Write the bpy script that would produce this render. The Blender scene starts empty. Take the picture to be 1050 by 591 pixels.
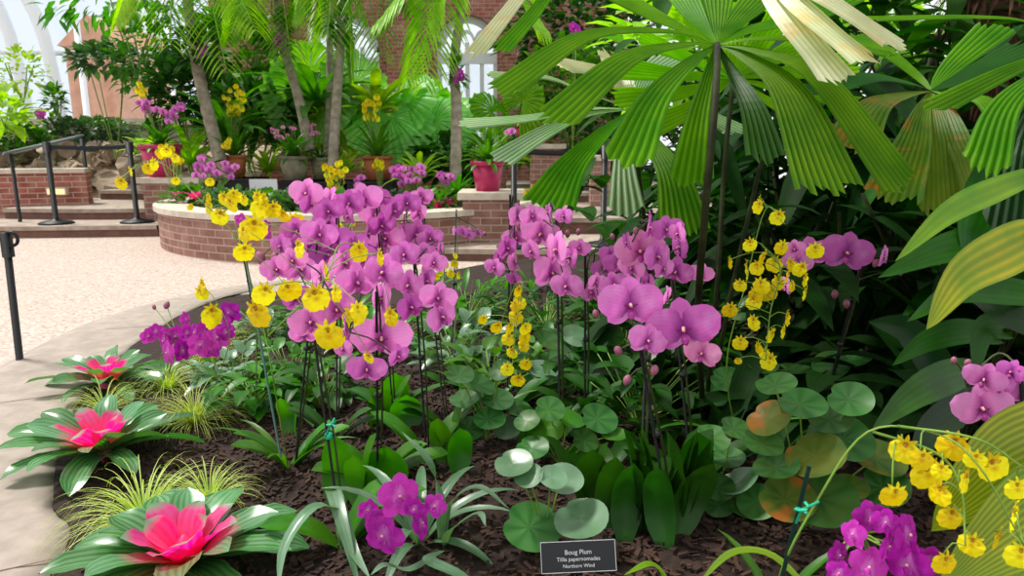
import bpy, math, random
from mathutils import Vector, Matrix
R = random.Random(7)
SC = bpy.context.scene
COL = SC.collection
PI = math.pi
F, CX, CY = 720.0, 525.0, 295.5
PITCH = math.radians(11.5)
CAM = Vector((0, 0, 1.1))
FW = Vector((0, math.cos(PITCH), -math.sin(PITCH)))
UP = Vector((0, math.sin(PITCH), math.cos(PITCH)))
RT = Vector((1, 0, 0))
ZU = Vector((0, 0, 1))

def V(px, py, d):
    return CAM + (RT * ((px - CX) / F) + FW + UP * ((CY - py) / F)) * d
def G(px, py, z=0.0):
    r = RT * ((px - CX) / F) + FW + UP * ((CY - py) / F)
    return CAM + r * ((z - CAM.z) / r.z)
def ss(a, b, x):
    t = min(1, max(0, (x - a) / (b - a))); return t * t * (3 - 2 * t)
def soil(x, y):
    h = 0.03 + 0.15 * ss(-1.1, 0.2, x) + 0.22 * ss(0.5, 1.7, x)
    h += 0.35 * ss(0.8, 3.5, x) * ss(1.6, 4.0, y)
    h += 0.012 * math.sin(x * 7 + y * 3) * math.sin(y * 6 - x * 2) * ss(-1.9, -1.2, x)
    return h
def S(px, py, sink=0.0):
    r = RT * ((px - CX) / F) + FW + UP * ((CY - py) / F)
    d = 0.4
    while d < 9:
        p = CAM + r * d
        if p.z <= soil(p.x, p.y): break
        d += 0.01
    p.z = soil(p.x, p.y) - sink
    return p
def dep(p):
    return (p - CAM).dot(FW)
def lin(h):
    h = h.lstrip('#'); o = []
    for i in (0, 2, 4):
        c = int(h[i:i + 2], 16) / 255
        o.append(c / 12.92 if c <= .04045 else ((c + .055) / 1.055) ** 2.4)
    return (o[0], o[1], o[2], 1)

# ---------------------------------------------------------------- materials
def N(nt, typ, ins=None, **pr):
    n = nt.nodes.new(typ)
    for k, v in pr.items(): setattr(n, k, v)
    for k, v in (ins or {}).items():
        if isinstance(v, bpy.types.NodeSocket): nt.links.new(v, n.inputs[k])
        else: n.inputs[k].default_value = v
    return n
def newmat(name):
    m = bpy.data.materials.new(name); m.use_nodes = True
    nt = m.node_tree; nt.nodes.clear()
    out = nt.nodes.new('ShaderNodeOutputMaterial')
    return m, nt, out
def math_(nt, op, a, b=0.5, c=None):
    i = {0: a, 1: b}
    if c is not None: i[2] = c
    return N(nt, 'ShaderNodeMath', i, operation=op).outputs[0]
def mixc(nt, f, a, b, bt='MIX'):
    n = N(nt, 'ShaderNodeMix', data_type='RGBA', blend_type=bt)
    for k, v in ((0, f), (6, a), (7, b)):
        if isinstance(v, bpy.types.NodeSocket): nt.links.new(v, n.inputs[k])
        else: n.inputs[k].default_value = v
    return n.outputs[2]
def ramp(nt, f, a, b):
    n = N(nt, 'ShaderNodeMapRange', {0: f, 1: a, 2: b}); return n.outputs[0]

def plain(name, c, rough=.5, metal=0, c2=None, nscale=20, bump=0, spec=.5):
    m, nt, out = newmat(name)
    bs = N(nt, 'ShaderNodeBsdfPrincipled', {'Roughness': rough, 'Metallic': metal, 'Specular IOR Level': spec})
    co = N(nt, 'ShaderNodeTexCoord').outputs['Object']
    nz = N(nt, 'ShaderNodeTexNoise', {'Vector': co, 'Scale': nscale, 'Detail': 5}).outputs[0]
    nt.links.new(mixc(nt, ramp(nt, nz, .35, .65), lin(c), lin(c2 or c)), bs.inputs['Base Color'])
    if bump:
        b = N(nt, 'ShaderNodeBump', {'Height': nz, 'Strength': bump, 'Distance': .01})
        nt.links.new(b.outputs[0], bs.inputs['Normal'])
    nt.links.new(bs.outputs[0], out.inputs[0])
    return m

def leafm(name, c1, c2, rough=.4, trans=.35, veins=6, vc=None, vstr=.5, tip=None, tips=(.6, 1.), base=None, bases=(0., .4), spots=None, spotamt=.6, jit=.35, spec=.5, tcol=None, edge=None):
    """leaf: mottled c1/c2, long veins from the leaf's own u coordinate, optional tip / base / margin colour"""
    m, nt, out = newmat(name)
    uv = N(nt, 'ShaderNodeSeparateXYZ', {0: N(nt, 'ShaderNodeTexCoord').outputs['UV']})
    u, v = uv.outputs[0], uv.outputs[1]
    geo = N(nt, 'ShaderNodeTexCoord').outputs['Object']
    nz = N(nt, 'ShaderNodeTexNoise', {'Vector': geo, 'Scale': 9., 'Detail': 3}).outputs[0]
    col = mixc(nt, ramp(nt, nz, .35, .65), lin(c1), lin(c2))
    if veins:
        st = math_(nt, 'POWER', math_(nt, 'ABSOLUTE', math_(nt, 'SINE', math_(nt, 'MULTIPLY', u, PI * veins))), 3.)
        col = mixc(nt, math_(nt, 'MULTIPLY', math_(nt, 'SUBTRACT', 1., st), vstr), col, lin(vc or c2))
    if edge:
        e = math_(nt, 'ABSOLUTE', math_(nt, 'SUBTRACT', u, .5))
        col = mixc(nt, ramp(nt, e, edge[1], edge[1] + .06), col, lin(edge[0]))
    if tip: col = mixc(nt, ramp(nt, v, *tips), col, lin(tip))
    if base: col = mixc(nt, ramp(nt, v, bases[1], bases[0]), col, lin(base))
    if spots:
        n2 = N(nt, 'ShaderNodeTexNoise', {'Vector': geo, 'Scale': 11., 'Detail': 3, 'Distortion': .6}).outputs[0]
        col = mixc(nt, math_(nt, 'MULTIPLY', ramp(nt, n2, .56, .66), spotamt), col, lin(spots))
    ri = N(nt, 'ShaderNodeObjectInfo').outputs['Random']
    hs = N(nt, 'ShaderNodeHueSaturation', {'Value': math_(nt, 'MULTIPLY_ADD', ri, jit, 1 - jit / 2), 'Color': col, 'Hue': math_(nt, 'MULTIPLY_ADD', ri, .02, .49)})
    col = hs.outputs[0]
    bs = N(nt, 'ShaderNodeBsdfPrincipled', {'Roughness': rough, 'Base Color': col, 'Specular IOR Level': spec})
    tcn = mixc(nt, 1., col, lin(tcol or 'f0ffa0'), 'MULTIPLY')
    tr = N(nt, 'ShaderNodeBsdfTranslucent', {'Color': N(nt, 'ShaderNodeHueSaturation', {'Color': tcn, 'Value': 1.7, 'Saturation': 1.1}).outputs[0]})
    mx = N(nt, 'ShaderNodeMixShader', {0: trans, 1: bs.outputs[0], 2: tr.outputs[0]})
    nt.links.new(mx.outputs[0], out.inputs[0])
    return m

def petalm(name, c1, c2, cb, veinc, trans=.35, jit=.25, vstr=.35):
    m, nt, out = newmat(name)
    uv = N(nt, 'ShaderNodeSeparateXYZ', {0: N(nt, 'ShaderNodeTexCoord').outputs['UV']})
    u, v = uv.outputs[0], uv.outputs[1]
    geo = N(nt, 'ShaderNodeTexCoord').outputs['Object']
    nz = N(nt, 'ShaderNodeTexNoise', {'Vector': geo, 'Scale': 5., 'Detail': 2}).outputs[0]
    ri = N(nt, 'ShaderNodeObjectInfo').outputs['Random']
    col = mixc(nt, ramp(nt, math_(nt, 'ADD', nz, math_(nt, 'MULTIPLY_ADD', ri, .5, -.25)), .3, .7), lin(c1), lin(c2))
    st = math_(nt, 'POWER', math_(nt, 'ABSOLUTE', math_(nt, 'SINE', math_(nt, 'MULTIPLY', u, PI * 9))), 2.)
    col = mixc(nt, math_(nt, 'MULTIPLY', math_(nt, 'SUBTRACT', 1., st), vstr), col, lin(veinc))
    col = mixc(nt, ramp(nt, v, .35, .02), col, lin(cb))
    hs = N(nt, 'ShaderNodeHueSaturation', {'Value': math_(nt, 'MULTIPLY_ADD', ri, jit, 1 - jit / 2), 'Color': col, 'Hue': math_(nt, 'MULTIPLY_ADD', ri, .03, .487)})
    bs = N(nt, 'ShaderNodeBsdfPrincipled', {'Roughness': .5, 'Base Color': hs.outputs[0], 'Specular IOR Level': .25})
    tr = N(nt, 'ShaderNodeBsdfTranslucent', {'Color': hs.outputs[0]})
    mx = N(nt, 'ShaderNodeMixShader', {0: trans, 1: bs.outputs[0], 2: tr.outputs[0]})
    nt.links.new(mx.outputs[0], out.inputs[0])
    return m

def brickm(name, c1, c2, mortar, scale=1.):
    m, nt, out = newmat(name)
    uv = N(nt, 'ShaderNodeTexCoord').outputs['UV']
    br = N(nt, 'ShaderNodeTexBrick', {'Vector': uv, 'Color1': lin(c1), 'Color2': lin(c2), 'Mortar': lin(mortar), 'Scale': scale, 'Mortar Size': .007, 'Bias': -.1, 'Brick Width': .215, 'Row Height': .075, 'Mortar Smooth': .2})
    nz = N(nt, 'ShaderNodeTexNoise', {'Vector': uv, 'Scale': 6., 'Detail': 5}).outputs[0]
    col = mixc(nt, math_(nt, 'MULTIPLY', ramp(nt, nz, .4, .7), .35), br.outputs[0], lin('c9a79a'))
    bs = N(nt, 'ShaderNodeBsdfPrincipled', {'Roughness': .85, 'Base Color': col})
    b = N(nt, 'ShaderNodeBump', {'Height': br.outputs[1], 'Strength': .5, 'Distance': .006}, invert=True)
    nt.links.new(b.outputs[0], bs.inputs['Normal'])
    nt.links.new(bs.outputs[0], out.inputs[0])
    return m

def pebblem(name):
    m, nt, out = newmat(name)
    co = N(nt, 'ShaderNodeTexCoord').outputs['Object']
    vo = N(nt, 'ShaderNodeTexVoronoi', {'Vector': co, 'Scale': 55.})
    n1 = N(nt, 'ShaderNodeTexNoise', {'Vector': co, 'Scale': 3., 'Detail': 4}).outputs[0]
    n2 = N(nt, 'ShaderNodeTexNoise', {'Vector': co, 'Scale': 40., 'Detail': 4}).outputs[0]
    sep = N(nt, 'ShaderNodeSeparateXYZ', {0: vo.outputs[1]}).outputs[0]
    col = mixc(nt, sep, lin('a48e82'), lin('d0c3b8'))
    col = mixc(nt, math_(nt, 'MULTIPLY', ramp(nt, n1, .4, .65), .5), col, lin('bcaca0'))
    col = mixc(nt, math_(nt, 'MULTIPLY', ramp(nt, n2, .5, .62), .35), col, lin('84695f'))
    bs = N(nt, 'ShaderNodeBsdfPrincipled', {'Roughness': .8, 'Base Color': col})
    b = N(nt, 'ShaderNodeBump', {'Height': vo.outputs[0], 'Strength': .4, 'Distance': .006}, invert=True)
    nt.links.new(b.outputs[0], bs.inputs['Normal'])
    nt.links.new(bs.outputs[0], out.inputs[0])
    return m

M = {}
def mats():
    M['floor'] = pebblem('exposed_pebble_paving')
    M['kerb'] = plain('kerb_concrete', 'a89b90', .8, c2='968a80', nscale=14, bump=.4)
    M['soil'] = plain('dark_mulch_soil', '1e130e', .95, c2='352319', nscale=60, bump=1.)
    M['chip'] = plain('bark_chip', '2b1a14', .95, c2='4c3429', nscale=9)
    M['brick'] = brickm('red_brick', 'a4584a', '8a4539', 'b7a294')
    M['brick2'] = brickm('facade_brick', '94503f', '7c3d30', 'a08a7d')
    M['planter'] = brickm('planter_brick', '94685c', '7c5147', 'b09c90')
    M['cap'] = plain('limestone_cap', 'd6cabb', .7, c2='bfb2a2', nscale=8)
    M['step'] = plain('step_stone', 'b0a196', .75, c2='978678', nscale=10)
    M['riser'] = plain('step_riser', '7d5a4e', .8, c2='6b4a40', nscale=8)
    M['rock'] = plain('rockery_stone', 'b8a48e', .9, c2='85715e', nscale=4, bump=.8)
    M['black'] = plain('black_metal', '101014', .45, 0, spec=.3)
    M['grey'] = plain('steel_rail', '8d979b', .35, .6)
    M['white'] = plain('white_paint', 'e8edf2', .5)
    M['frame'] = plain('pale_window_frame', 'dfe2e6', .5)
    M['orange'] = plain('orange_brick_far', 'e09a6c', .8, c2='cc8658', nscale=3)
    M['mag_pot'] = plain('magenta_glaze', 'b01a55', .35, c2='c02663', nscale=3)
    M['terra'] = plain('terracotta', 'b0663f', .8, c2='96522f', nscale=6)
    M['clay'] = plain('weathered_clay', 'a39a84', .9, c2='867b66', nscale=9)
    M['trough'] = plain('black_trough', '1b1c1f', .6)
    M['card'] = plain('white_card', 'f1f2f4', .6)
    M['plate'] = plain('black_sign_plate', '14161a', .35)
    M['letter'] = plain('white_lettering', 'd8dadc', .5)
    M['stake'] = plain('black_stake', '0c0c0e', .6, spec=.2)
    M['gstake'] = plain('green_stake', '0e3f36', .5)
    M['tie'] = plain('green_twist_tie', '14b48c', .5)
    M['clipped'] = plain('dark_clip', '161616', .5)
    M['trunk'] = plain('palm_trunk_bark', 'a39888', .9, c2='7d7264', nscale=12, bump=.5)
    M['trunk_d'] = plain('dark_bark', '4a3c2e', .9, c2='2f271d', nscale=12, bump=.6)
    M['trunk_b'] = plain('shaggy_brown_bark', '6b4a34', .95, c2='3e281b', nscale=14, bump=1.)
    M['stem_g'] = plain('green_stem', '5f8a2c', .5, c2='7fa03a')
    M['stem_d'] = plain('dark_spike', '2f2a1c', .5, c2='3e4a22')
    M['petiole'] = plain('dark_petiole', '1a1a0a', .7, c2='2c3410', spec=.2)
    M['lamp'] = None
    g, nt, out = newmat('window_glass')
    tr = N(nt, 'ShaderNodeBsdfTransparent', {'Color': (.93, .96, 1, 1)}); gl = N(nt, 'ShaderNodeBsdfGlossy', {'Roughness': .05})
    nt.links.new(N(nt, 'ShaderNodeMixShader', {0: .08, 1: tr.outputs[0], 2: gl.outputs[0]}).outputs[0], out.inputs[0]); M['glass'] = g
    g, nt, out = newmat('step_light_lens')
    e = N(nt, 'ShaderNodeEmission', {'Color': lin('ffd890'), 'Strength': 1.6}); nt.links.new(e.outputs[0], out.inputs[0]); M['lamp'] = g
    # petals
    M['phal'] = petalm('phalaenopsis_petal', 'e66ed0', 'f49ae6', 'a0309c', 'c24cb8', vstr=.16, jit=.4)
    M['phalS'] = petalm('phalaenopsis_petal_pink', 'ea86c2', 'f4acd8', 'c04a9a', 'd870b6', vstr=.16, jit=.3)
    M['lip'] = plain('magenta_lip', '8e1276', .45, c2='b83c9c', nscale=30)
    M['column'] = plain('orange_white_column', 'f0c8d8', .5, c2='e08a3a', nscale=50)
    M['vanda'] = petalm('magenta_dendrobium_petal', 'c21cb2', 'd944cc', 'e58ade', 'a0109a')
    M['onc'] = petalm('yellow_oncidium_lip', 'f2dc00', 'ffee1c', 'dca800', 'e8cc00', vstr=.15, trans=.3, jit=.15)
    M['onct'] = petalm('yellow_brown_tepal', 'e6d010', 'eedc20', 'a06a10', 'c09a10')
    M['bud'] = plain('purple_bud', '8a4a62', .5, c2='a3607a')
    M['budg'] = plain('green_bud', '9aa04a', .5, c2='b06a7a')
    # leaves
    M['orch'] = leafm('orchid_leaf', '2c6410', '1f4c0c', .4, .25, 1, '1a440a', .25, spec=.35)
    M['orchB'] = leafm('bright_orchid_leaf', '4c8c14', '2e6c10', .38, .35, 1, '2a600c', .25, spec=.4)
    M['pep'] = leafm('round_leaf', '24591f', '356c2a', .38, .15, 7, '5c8a4c', .35, jit=.5, spots='6a7a2a', spotamt=.25, spec=.35)
    M['pepY'] = leafm('round_leaf_yellowing', '3c6420', '74802a', .38, .2, 7, '7a8a40', .3, jit=.4, spots='c47a30', spotamt=.85, spec=.35)
    M['silver'] = leafm('silvery_leaf', '7d9a80', '4f7a50', .3, .18, 3, '44704a', .4)
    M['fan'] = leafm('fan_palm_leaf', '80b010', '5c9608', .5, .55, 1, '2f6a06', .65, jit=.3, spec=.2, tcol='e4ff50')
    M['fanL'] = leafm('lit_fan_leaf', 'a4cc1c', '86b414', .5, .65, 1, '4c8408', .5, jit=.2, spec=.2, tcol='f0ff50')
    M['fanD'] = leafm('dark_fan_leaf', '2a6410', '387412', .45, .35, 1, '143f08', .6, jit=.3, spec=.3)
    M['fanY'] = leafm('yellowing_fan_leaf', '8a9a1c', '5c8414', .5, .5, 1, '4a6c0c', .5, spots='c07024', spotamt=.7)
    M['fanW'] = leafm('bleached_and_white_lit_fan_leaf', 'e2e2c4', 'c8cca4', .4, .4, 1, '9aa07a', .5, spots='d8b060', spotamt=.4, tcol='fffff0')  # bleached cream leaf; its pale colour also stands in for white-lit blades
    M['fanS'] = leafm('painted_shine_striped_fan_leaf', 'b0cca4', 'c8d8c0', .25, .4, 1, '2a5c24', .75)  # white shine on the striped blades is put into the pale colour
    M['big'] = leafm('broad_leaf', '33700f', '215608', .36, .3, 5, '194a06', .35, spec=.4)
    M['bigL'] = leafm('light_broad_leaf', '86a81c', '649414', .4, .45, 3, '4c8010', .4)
    M['bigY'] = leafm('yellow_streaked_leaf', 'c4b81c', '7c9c18', .4, .45, 5, '5c8c14', .65)
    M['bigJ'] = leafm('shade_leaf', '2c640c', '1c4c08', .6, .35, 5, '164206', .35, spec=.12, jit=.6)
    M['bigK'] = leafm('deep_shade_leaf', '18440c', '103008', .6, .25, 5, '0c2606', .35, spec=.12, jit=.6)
    M['pleatY'] = leafm('pleated_yellow_green_leaf', 'b4b424', '86a01c', .4, .4, 14, '4c7410', .65)
    M['bigD'] = leafm('dark_broad_leaf', '173f0c', '0f3009', .38, .2, 5, '0c2606', .3, spec=.35)
    M['bush'] = leafm('bush_leaf', '55901c', '357014', .4, .4, 1, '265c0c', .3)
    M['bushL'] = leafm('lime_leaf', 'a4c428', '80ac1c', .4, .45, 1, '5f9a24', .3)
    M['bushD'] = leafm('dark_bush_leaf', '2c5c18', '1c440f', .4, .3, 1, '12380a', .3)
    M['ivy'] = leafm('ivy_leaf', '3f6a40', '587f50', .4, .25, 0)
    M['grass'] = leafm('variegated_grass', 'd8dc8c', 'c2cc5c', .5, .4, 0, edge=('6f9a34', .3))
    M['frond'] = leafm('palm_frond', '86ac28', '5c901c', .4, .5, 0)
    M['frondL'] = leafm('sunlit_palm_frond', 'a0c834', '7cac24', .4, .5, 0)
    M['palefan'] = leafm('pale_fan_leaf', '9cd070', '74bc50', .4, .5, 1, '4f9c38', .5)
    M['bromG'] = leafm('bromeliad_leaf', '3a7a3a', '5c9464', .25, .25, 6, '8fb496', .4, base='ee5a98', bases=(.25, .6))
    M['bromO'] = leafm('bromeliad_outer_leaf', '2a6420', '3c7c34', .25, .2, 6, '86ac88', .4)
    M['bromP'] = leafm('bromeliad_pink_leaf', 'ee5098', 'e03c84', .35, .4, 4, 'f27ab0', .25, tip='88ac90', tips=(.8, .95), jit=.15, tcol='ffffff')
mats()

# ---------------------------------------------------------------- mesh building
class MB:
    def __init__(s): s.v = []; s.f = []; s.uv = []; s.m = []
    def quad(s, a, b, c, d, uvs, mi=0):
        s.f.append((a, b, c, d)); s.uv.extend(uvs); s.m.append(mi)
    def grid(s, rows, uvf, mi=0, closed=False):
        b = len(s.v); nr = len(rows); nc = len(rows[0])
        for r in rows: s.v.extend(tuple(p) for p in r)
        for i in range(nr - 1):
            for j in range(nc if closed else nc - 1):
                j2 = (j + 1) % nc
                s.f.append((b + i * nc + j, b + i * nc + j2, b + (i + 1) * nc + j2, b + (i + 1) * nc + j))
                s.uv.extend((uvf(i, j), uvf(i, j + 1), uvf(i + 1, j + 1), uvf(i + 1, j))); s.m.append(mi)
    def poly(s, pts, mi=0, uvs=None):
        b = len(s.v); s.v.extend(tuple(p) for p in pts); s.f.append(tuple(range(b, b + len(pts))))
        s.uv.extend(uvs or [(p[0], p[1]) for p in pts]); s.m.append(mi)
    def box(s, x0, x1, y0, y1, z0, z1, mi=0):
        for pts, ax in (([(x0, y0, z0), (x1, y0, z0), (x1, y0, z1), (x0, y0, z1)], 0), ([(x1, y1, z0), (x0, y1, z0), (x0, y1, z1), (x1, y1, z1)], 0),
                    ([(x0, y1, z0), (x0, y0, z0), (x0, y0, z1), (x0, y1, z1)], 1), ([(x1, y0, z0), (x1, y1, z0), (x1, y1, z1), (x1, y0, z1)], 1),
                    ([(x0, y0, z1), (x1, y0, z1), (x1, y1, z1), (x0, y1, z1)], 2), ([(x0, y1, z0), (x1, y1, z0), (x1, y0, z0), (x0, y0, z0)], 2)):
            s.poly(pts, mi, [(p[0], p[2]) if ax == 0 else (p[1], p[2]) if ax == 1 else (p[0], p[1]) for p in pts])
    def tube(s, pts, rad, n=6, mi=0, cap=True):
        L = len(pts); ring = []
        for i, p in enumerate(pts):
            t = (pts[min(i + 1, L - 1)] - pts[max(i - 1, 0)]).normalized()
            a = t.cross(Vector((.31, .9, .17))).normalized(); c = t.cross(a)
            r = rad(i / (L - 1)) if callable(rad) else rad
            ring.append([p + (a * math.cos(k * 2 * PI / n) + c * math.sin(k * 2 * PI / n)) * r for k in range(n)])
        s.grid(ring, lambda i, j: (j / n, i / (L - 1)), mi, True)
        if cap:
            b = len(s.v) - n * L
            s.f.append(tuple(range(b, b + n))); s.uv.extend([(0, 0)] * n); s.m.append(mi)
            s.f.append(tuple(range(b + n * (L - 1), b + n * L))); s.uv.extend([(1, 1)] * n); s.m.append(mi)
    def lathe(s, c, prof, n=24, mi=0):
        rows = [[c + Vector((r * math.cos(k * 2 * PI / n), r * math.sin(k * 2 * PI / n), z)) for k in range(n)] for r, z in prof]
        s.grid(rows, lambda i, j: (j * .1, prof[i][1]), mi, True)
        b = len(s.v) - n
        s.f.append(tuple(range(b, b + n))); s.uv.extend([(0, 0)] * n); s.m.append(mi)
    def mesh(s, name, mt, smooth=True):
        me = bpy.data.meshes.new(name)
        me.from_pydata(s.v, [], s.f)
        for m in (mt if isinstance(mt, (list, tuple)) else [mt]): me.materials.append(m)
        uvl = me.uv_layers.new(name='UVMap')
        uvl.data.foreach_set('uv', [c for p in s.uv for c in p])
        me.polygons.foreach_set('material_index', s.m)
        me.polygons.foreach_set('use_smooth', [smooth] * len(s.f))
        me.update()
        return me
    def build(s, name, mt, parent=None, smooth=True, loc=None):
        """one mesh object; vertices are in world space, moved to the parent's (or its own) origin"""
        o0 = Vector(parent['_o']) if parent is not None else Vector(loc or (0, 0, 0))
        s.v = [(a - o0.x, b - o0.y, c - o0.z) for a, b, c in s.v]
        o = bpy.data.objects.new(name, s.mesh(name, mt, smooth)); COL.objects.link(o)
        if parent is not None: o.parent = parent
        else: o.location = o0
        return o
ROOTS = []
def thing(name, label, cat, loc=(0, 0, 0), group=None):
    o = bpy.data.objects.new(name, None); COL.objects.link(o); o.location = loc; o['_o'] = list(loc)
    o.empty_display_size = .1
    tag(o, label, cat, group); ROOTS.append(o); return o
def tag(o, label, cat, group=None, kind=None):
    o['label'] = label; o['category'] = cat
    if group: o['group'] = group
    if kind: o['kind'] = kind
    return o
def struct(o): o['kind'] = 'structure'; return o
def inst(name, me, parent, Mw):
    """a copy of a part that shares its mesh, at world matrix Mw, under its thing"""
    o = bpy.data.objects.new(name, me); COL.objects.link(o); o.parent = parent
    o.matrix_basis = Matrix.Translation(-Vector(parent['_o'])) @ Mw
    return o
def child(name, me, parent):
    o = bpy.data.objects.new(name, me); COL.objects.link(o); o.parent = parent; return o
def smooth(pts, n=12):
    pts = [Vector(p) for p in pts]
    if len(pts) == 2: return [pts[0].lerp(pts[1], i / n) for i in range(n + 1)]
    P = [pts[0] * 2 - pts[1]] + pts + [pts[-1] * 2 - pts[-2]]; k = len(pts) - 1; out = []
    for i in range(n + 1):
        t = i / n * k; s = min(int(t), k - 1); t -= s
        a, b, c, d = P[s:s + 4]
        out.append(.5 * ((2 * b) + (c - a) * t + (2 * a - 5 * b + 4 * c - d) * t * t + (3 * b - a - 3 * c + d) * t ** 3))
    return out
W = {
    'lance': lambda t: max(0.0, math.sin(PI * min(1, t ** .85 * .97 + .03))) ** .8,
    'ovate': lambda t: max(0.0, math.sin(PI * min(1, t ** .62))) ** .7 if t < 1 else 0,
    'strap': lambda t: min(1, .55 + t * 1.5) * (1 - max(0, (t - .72) / .28) ** 2.2),
    'oblong': lambda t: min(1, .35 + t * 2.2) * math.sqrt(max(0, 1 - max(0, (t - .6) / .4) ** 2)),
    'round': lambda t: math.sqrt(max(0, 1 - (2 * t - 1) ** 2)),
    'petal': lambda t: .2 * (1 - t) + (math.sqrt(max(0, 1 - (2 * t ** .8 - 1) ** 2)) if t > 0 else 0) * (.75 + .25 * t),
    'grass': lambda t: 1 - t * .92,
}
def blade(mb, pts, w, prof='lance', ref=ZU, fold=.2, nu=4, mi=0, wav=0., twist=0.):
    wf = W[prof]; n = len(pts) - 1; rows = []; ph = R.random() * 6
    for i, p in enumerate(pts):
        t = (pts[min(i + 1, n)] - pts[max(i - 1, 0)]).normalized()
        rf = ref
        s = t.cross(rf)
        if s.length < .05: s = t.cross(Vector((.9, .3, .1)))
        s.normalize(); nn = s.cross(t).normalized()
        if twist:
            a = twist * i / n; s, nn = s * math.cos(a) + nn * math.sin(a), nn * math.cos(a) - s * math.sin(a)
        ww = max(.0003, w * wf(i / n)); row = []
        for j in range(nu + 1):
            q = -1 + 2 * j / nu
            row.append(p + s * (q * ww) + nn * (fold * ww * abs(q) ** 1.3 + wav * w * math.sin(ph + i * 1.9) * q * abs(q)))
        rows.append(row)
    mb.grid(rows, lambda i, j: (j / nu, i / n), mi)
def pleat(mb, pts, w0, w1, ref, npl, tooth=.04, mi=0, amp=.45, curve=0.):
    """blunt pleated wedge segment of a fan leaf, toothed at the end"""
    n = len(pts) - 1; nc = 2 * npl; rows = []
    tl = [R.uniform(0, tooth) for _ in range(nc + 1)]
    for i, p in enumerate(pts):
        t = (pts[min(i + 1, n)] - pts[max(i - 1, 0)]).normalized()
        s = t.cross(ref).normalized(); nn = s.cross(t).normalized()
        ww = w0 + (w1 - w0) * (i / n) ** 1.15
        row = []
        for j in range(nc + 1):
            q = -1 + 2 * j / nc
            z = (amp * ww / npl) * (1 if j % 2 else -.0)
            e = t * (tl[j] - abs(q) * tooth * .8 + (tooth * .35 if j % 2 else 0)) if i == n else Vector((0, 0, 0))
            row.append(p + s * (q * ww) + nn * (z - curve * ww * q * q) + e)
        rows.append(row)
    mb.grid(rows, lambda i, j: (j / 2., i / n), mi)
def orient(pos, f, up, s):
    y = -f.normalized(); x = y.cross(up).normalized(); z = x.cross(y)
    if isinstance(s, (int, float)): s = (s, s, s)
    m = Matrix(((x.x * s[0], y.x * s[1], z.x * s[2], pos.x), (x.y * s[0], y.y * s[1], z.y * s[2], pos.y), (x.z * s[0], y.z * s[1], z.z * s[2], pos.z), (0, 0, 0, 1)))
    return m
def rotv(v, yaw, pitch=0):
    return (Matrix.Rotation(yaw, 3, 'Z') @ (Matrix.Rotation(pitch, 3, 'X') @ v))

# ---------------------------------------------------------------- flowers (local: faces -Y, up Z, width 1)
def petal(mb, ang, L, w, y0, bow, cup, rnd, prof='ovate', n=7, nu=5, mi=0):
    d = Vector((math.cos(ang), 0, math.sin(ang)))
    pts = []
    for i in range(n + 1):
        t = i / n
        pts.append(d * (L * t) + Vector((0, y0 - bow * math.sin(t * PI * .75) + rnd * t * t, 0)))
    blade(mb, pts, w, prof, ref=Vector((0, -1, 0)), fold=cup, nu=nu, mi=mi, wav=.05)
def phal_meshes(k):
    r = random.Random(k); mb = MB()
    j = lambda a: r.uniform(-a, a)
    petal(mb, PI / 2 + j(.06), .44, .165, .03, .03, .12, .06 + j(.04), 'petal')
    for sg in (1, -1):
        petal(mb, PI / 2 + sg * (2.18 + j(.08)), .42, .15, .03, .02, .1, .07 + j(.05), 'petal')
    for sg in (1, -1):
        petal(mb, PI / 2 - sg * (1.33 + j(.06)), .52, .27, 0., .05, -.14 + j(.1), .03 + j(.07), 'petal', 9, 6)
    fl = mb.mesh('phalaenopsis_flower', [M['phal']])
    lp = MB()
    for sg in (1, -1):
        pts = smooth([Vector((0, -.02, -.03)), Vector((sg * .07, -.06, -.02)), Vector((sg * .085, -.12, .04))], 5)
        blade(lp, pts, .04, 'ovate', ref=Vector((0, 0, 1)), fold=.4, nu=3)
    pts = smooth([Vector((0, -.02, -.04)), Vector((0, -.09, -.09)), Vector((0, -.12, -.17)), Vector((0, -.1, -.22))], 6)
    blade(lp, pts, .062, 'lance', ref=Vector((0, -1, .3)), fold=-.5, nu=4)
    lp.tube(smooth([Vector((0, .01, .0)), Vector((0, -.05, .02)), Vector((0, -.09, -.015))], 4), lambda t: .028 - .006 * t, 7, 1)
    return fl, lp.mesh('phalaenopsis_lip', [M['lip'], M['column']])
PH = [phal_meshes(i) for i in range(5)]
PHS = []
for a, b in PH:
    c = a.copy(); c.materials[0] = M['phalS']; PHS.append((c, b))
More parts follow.
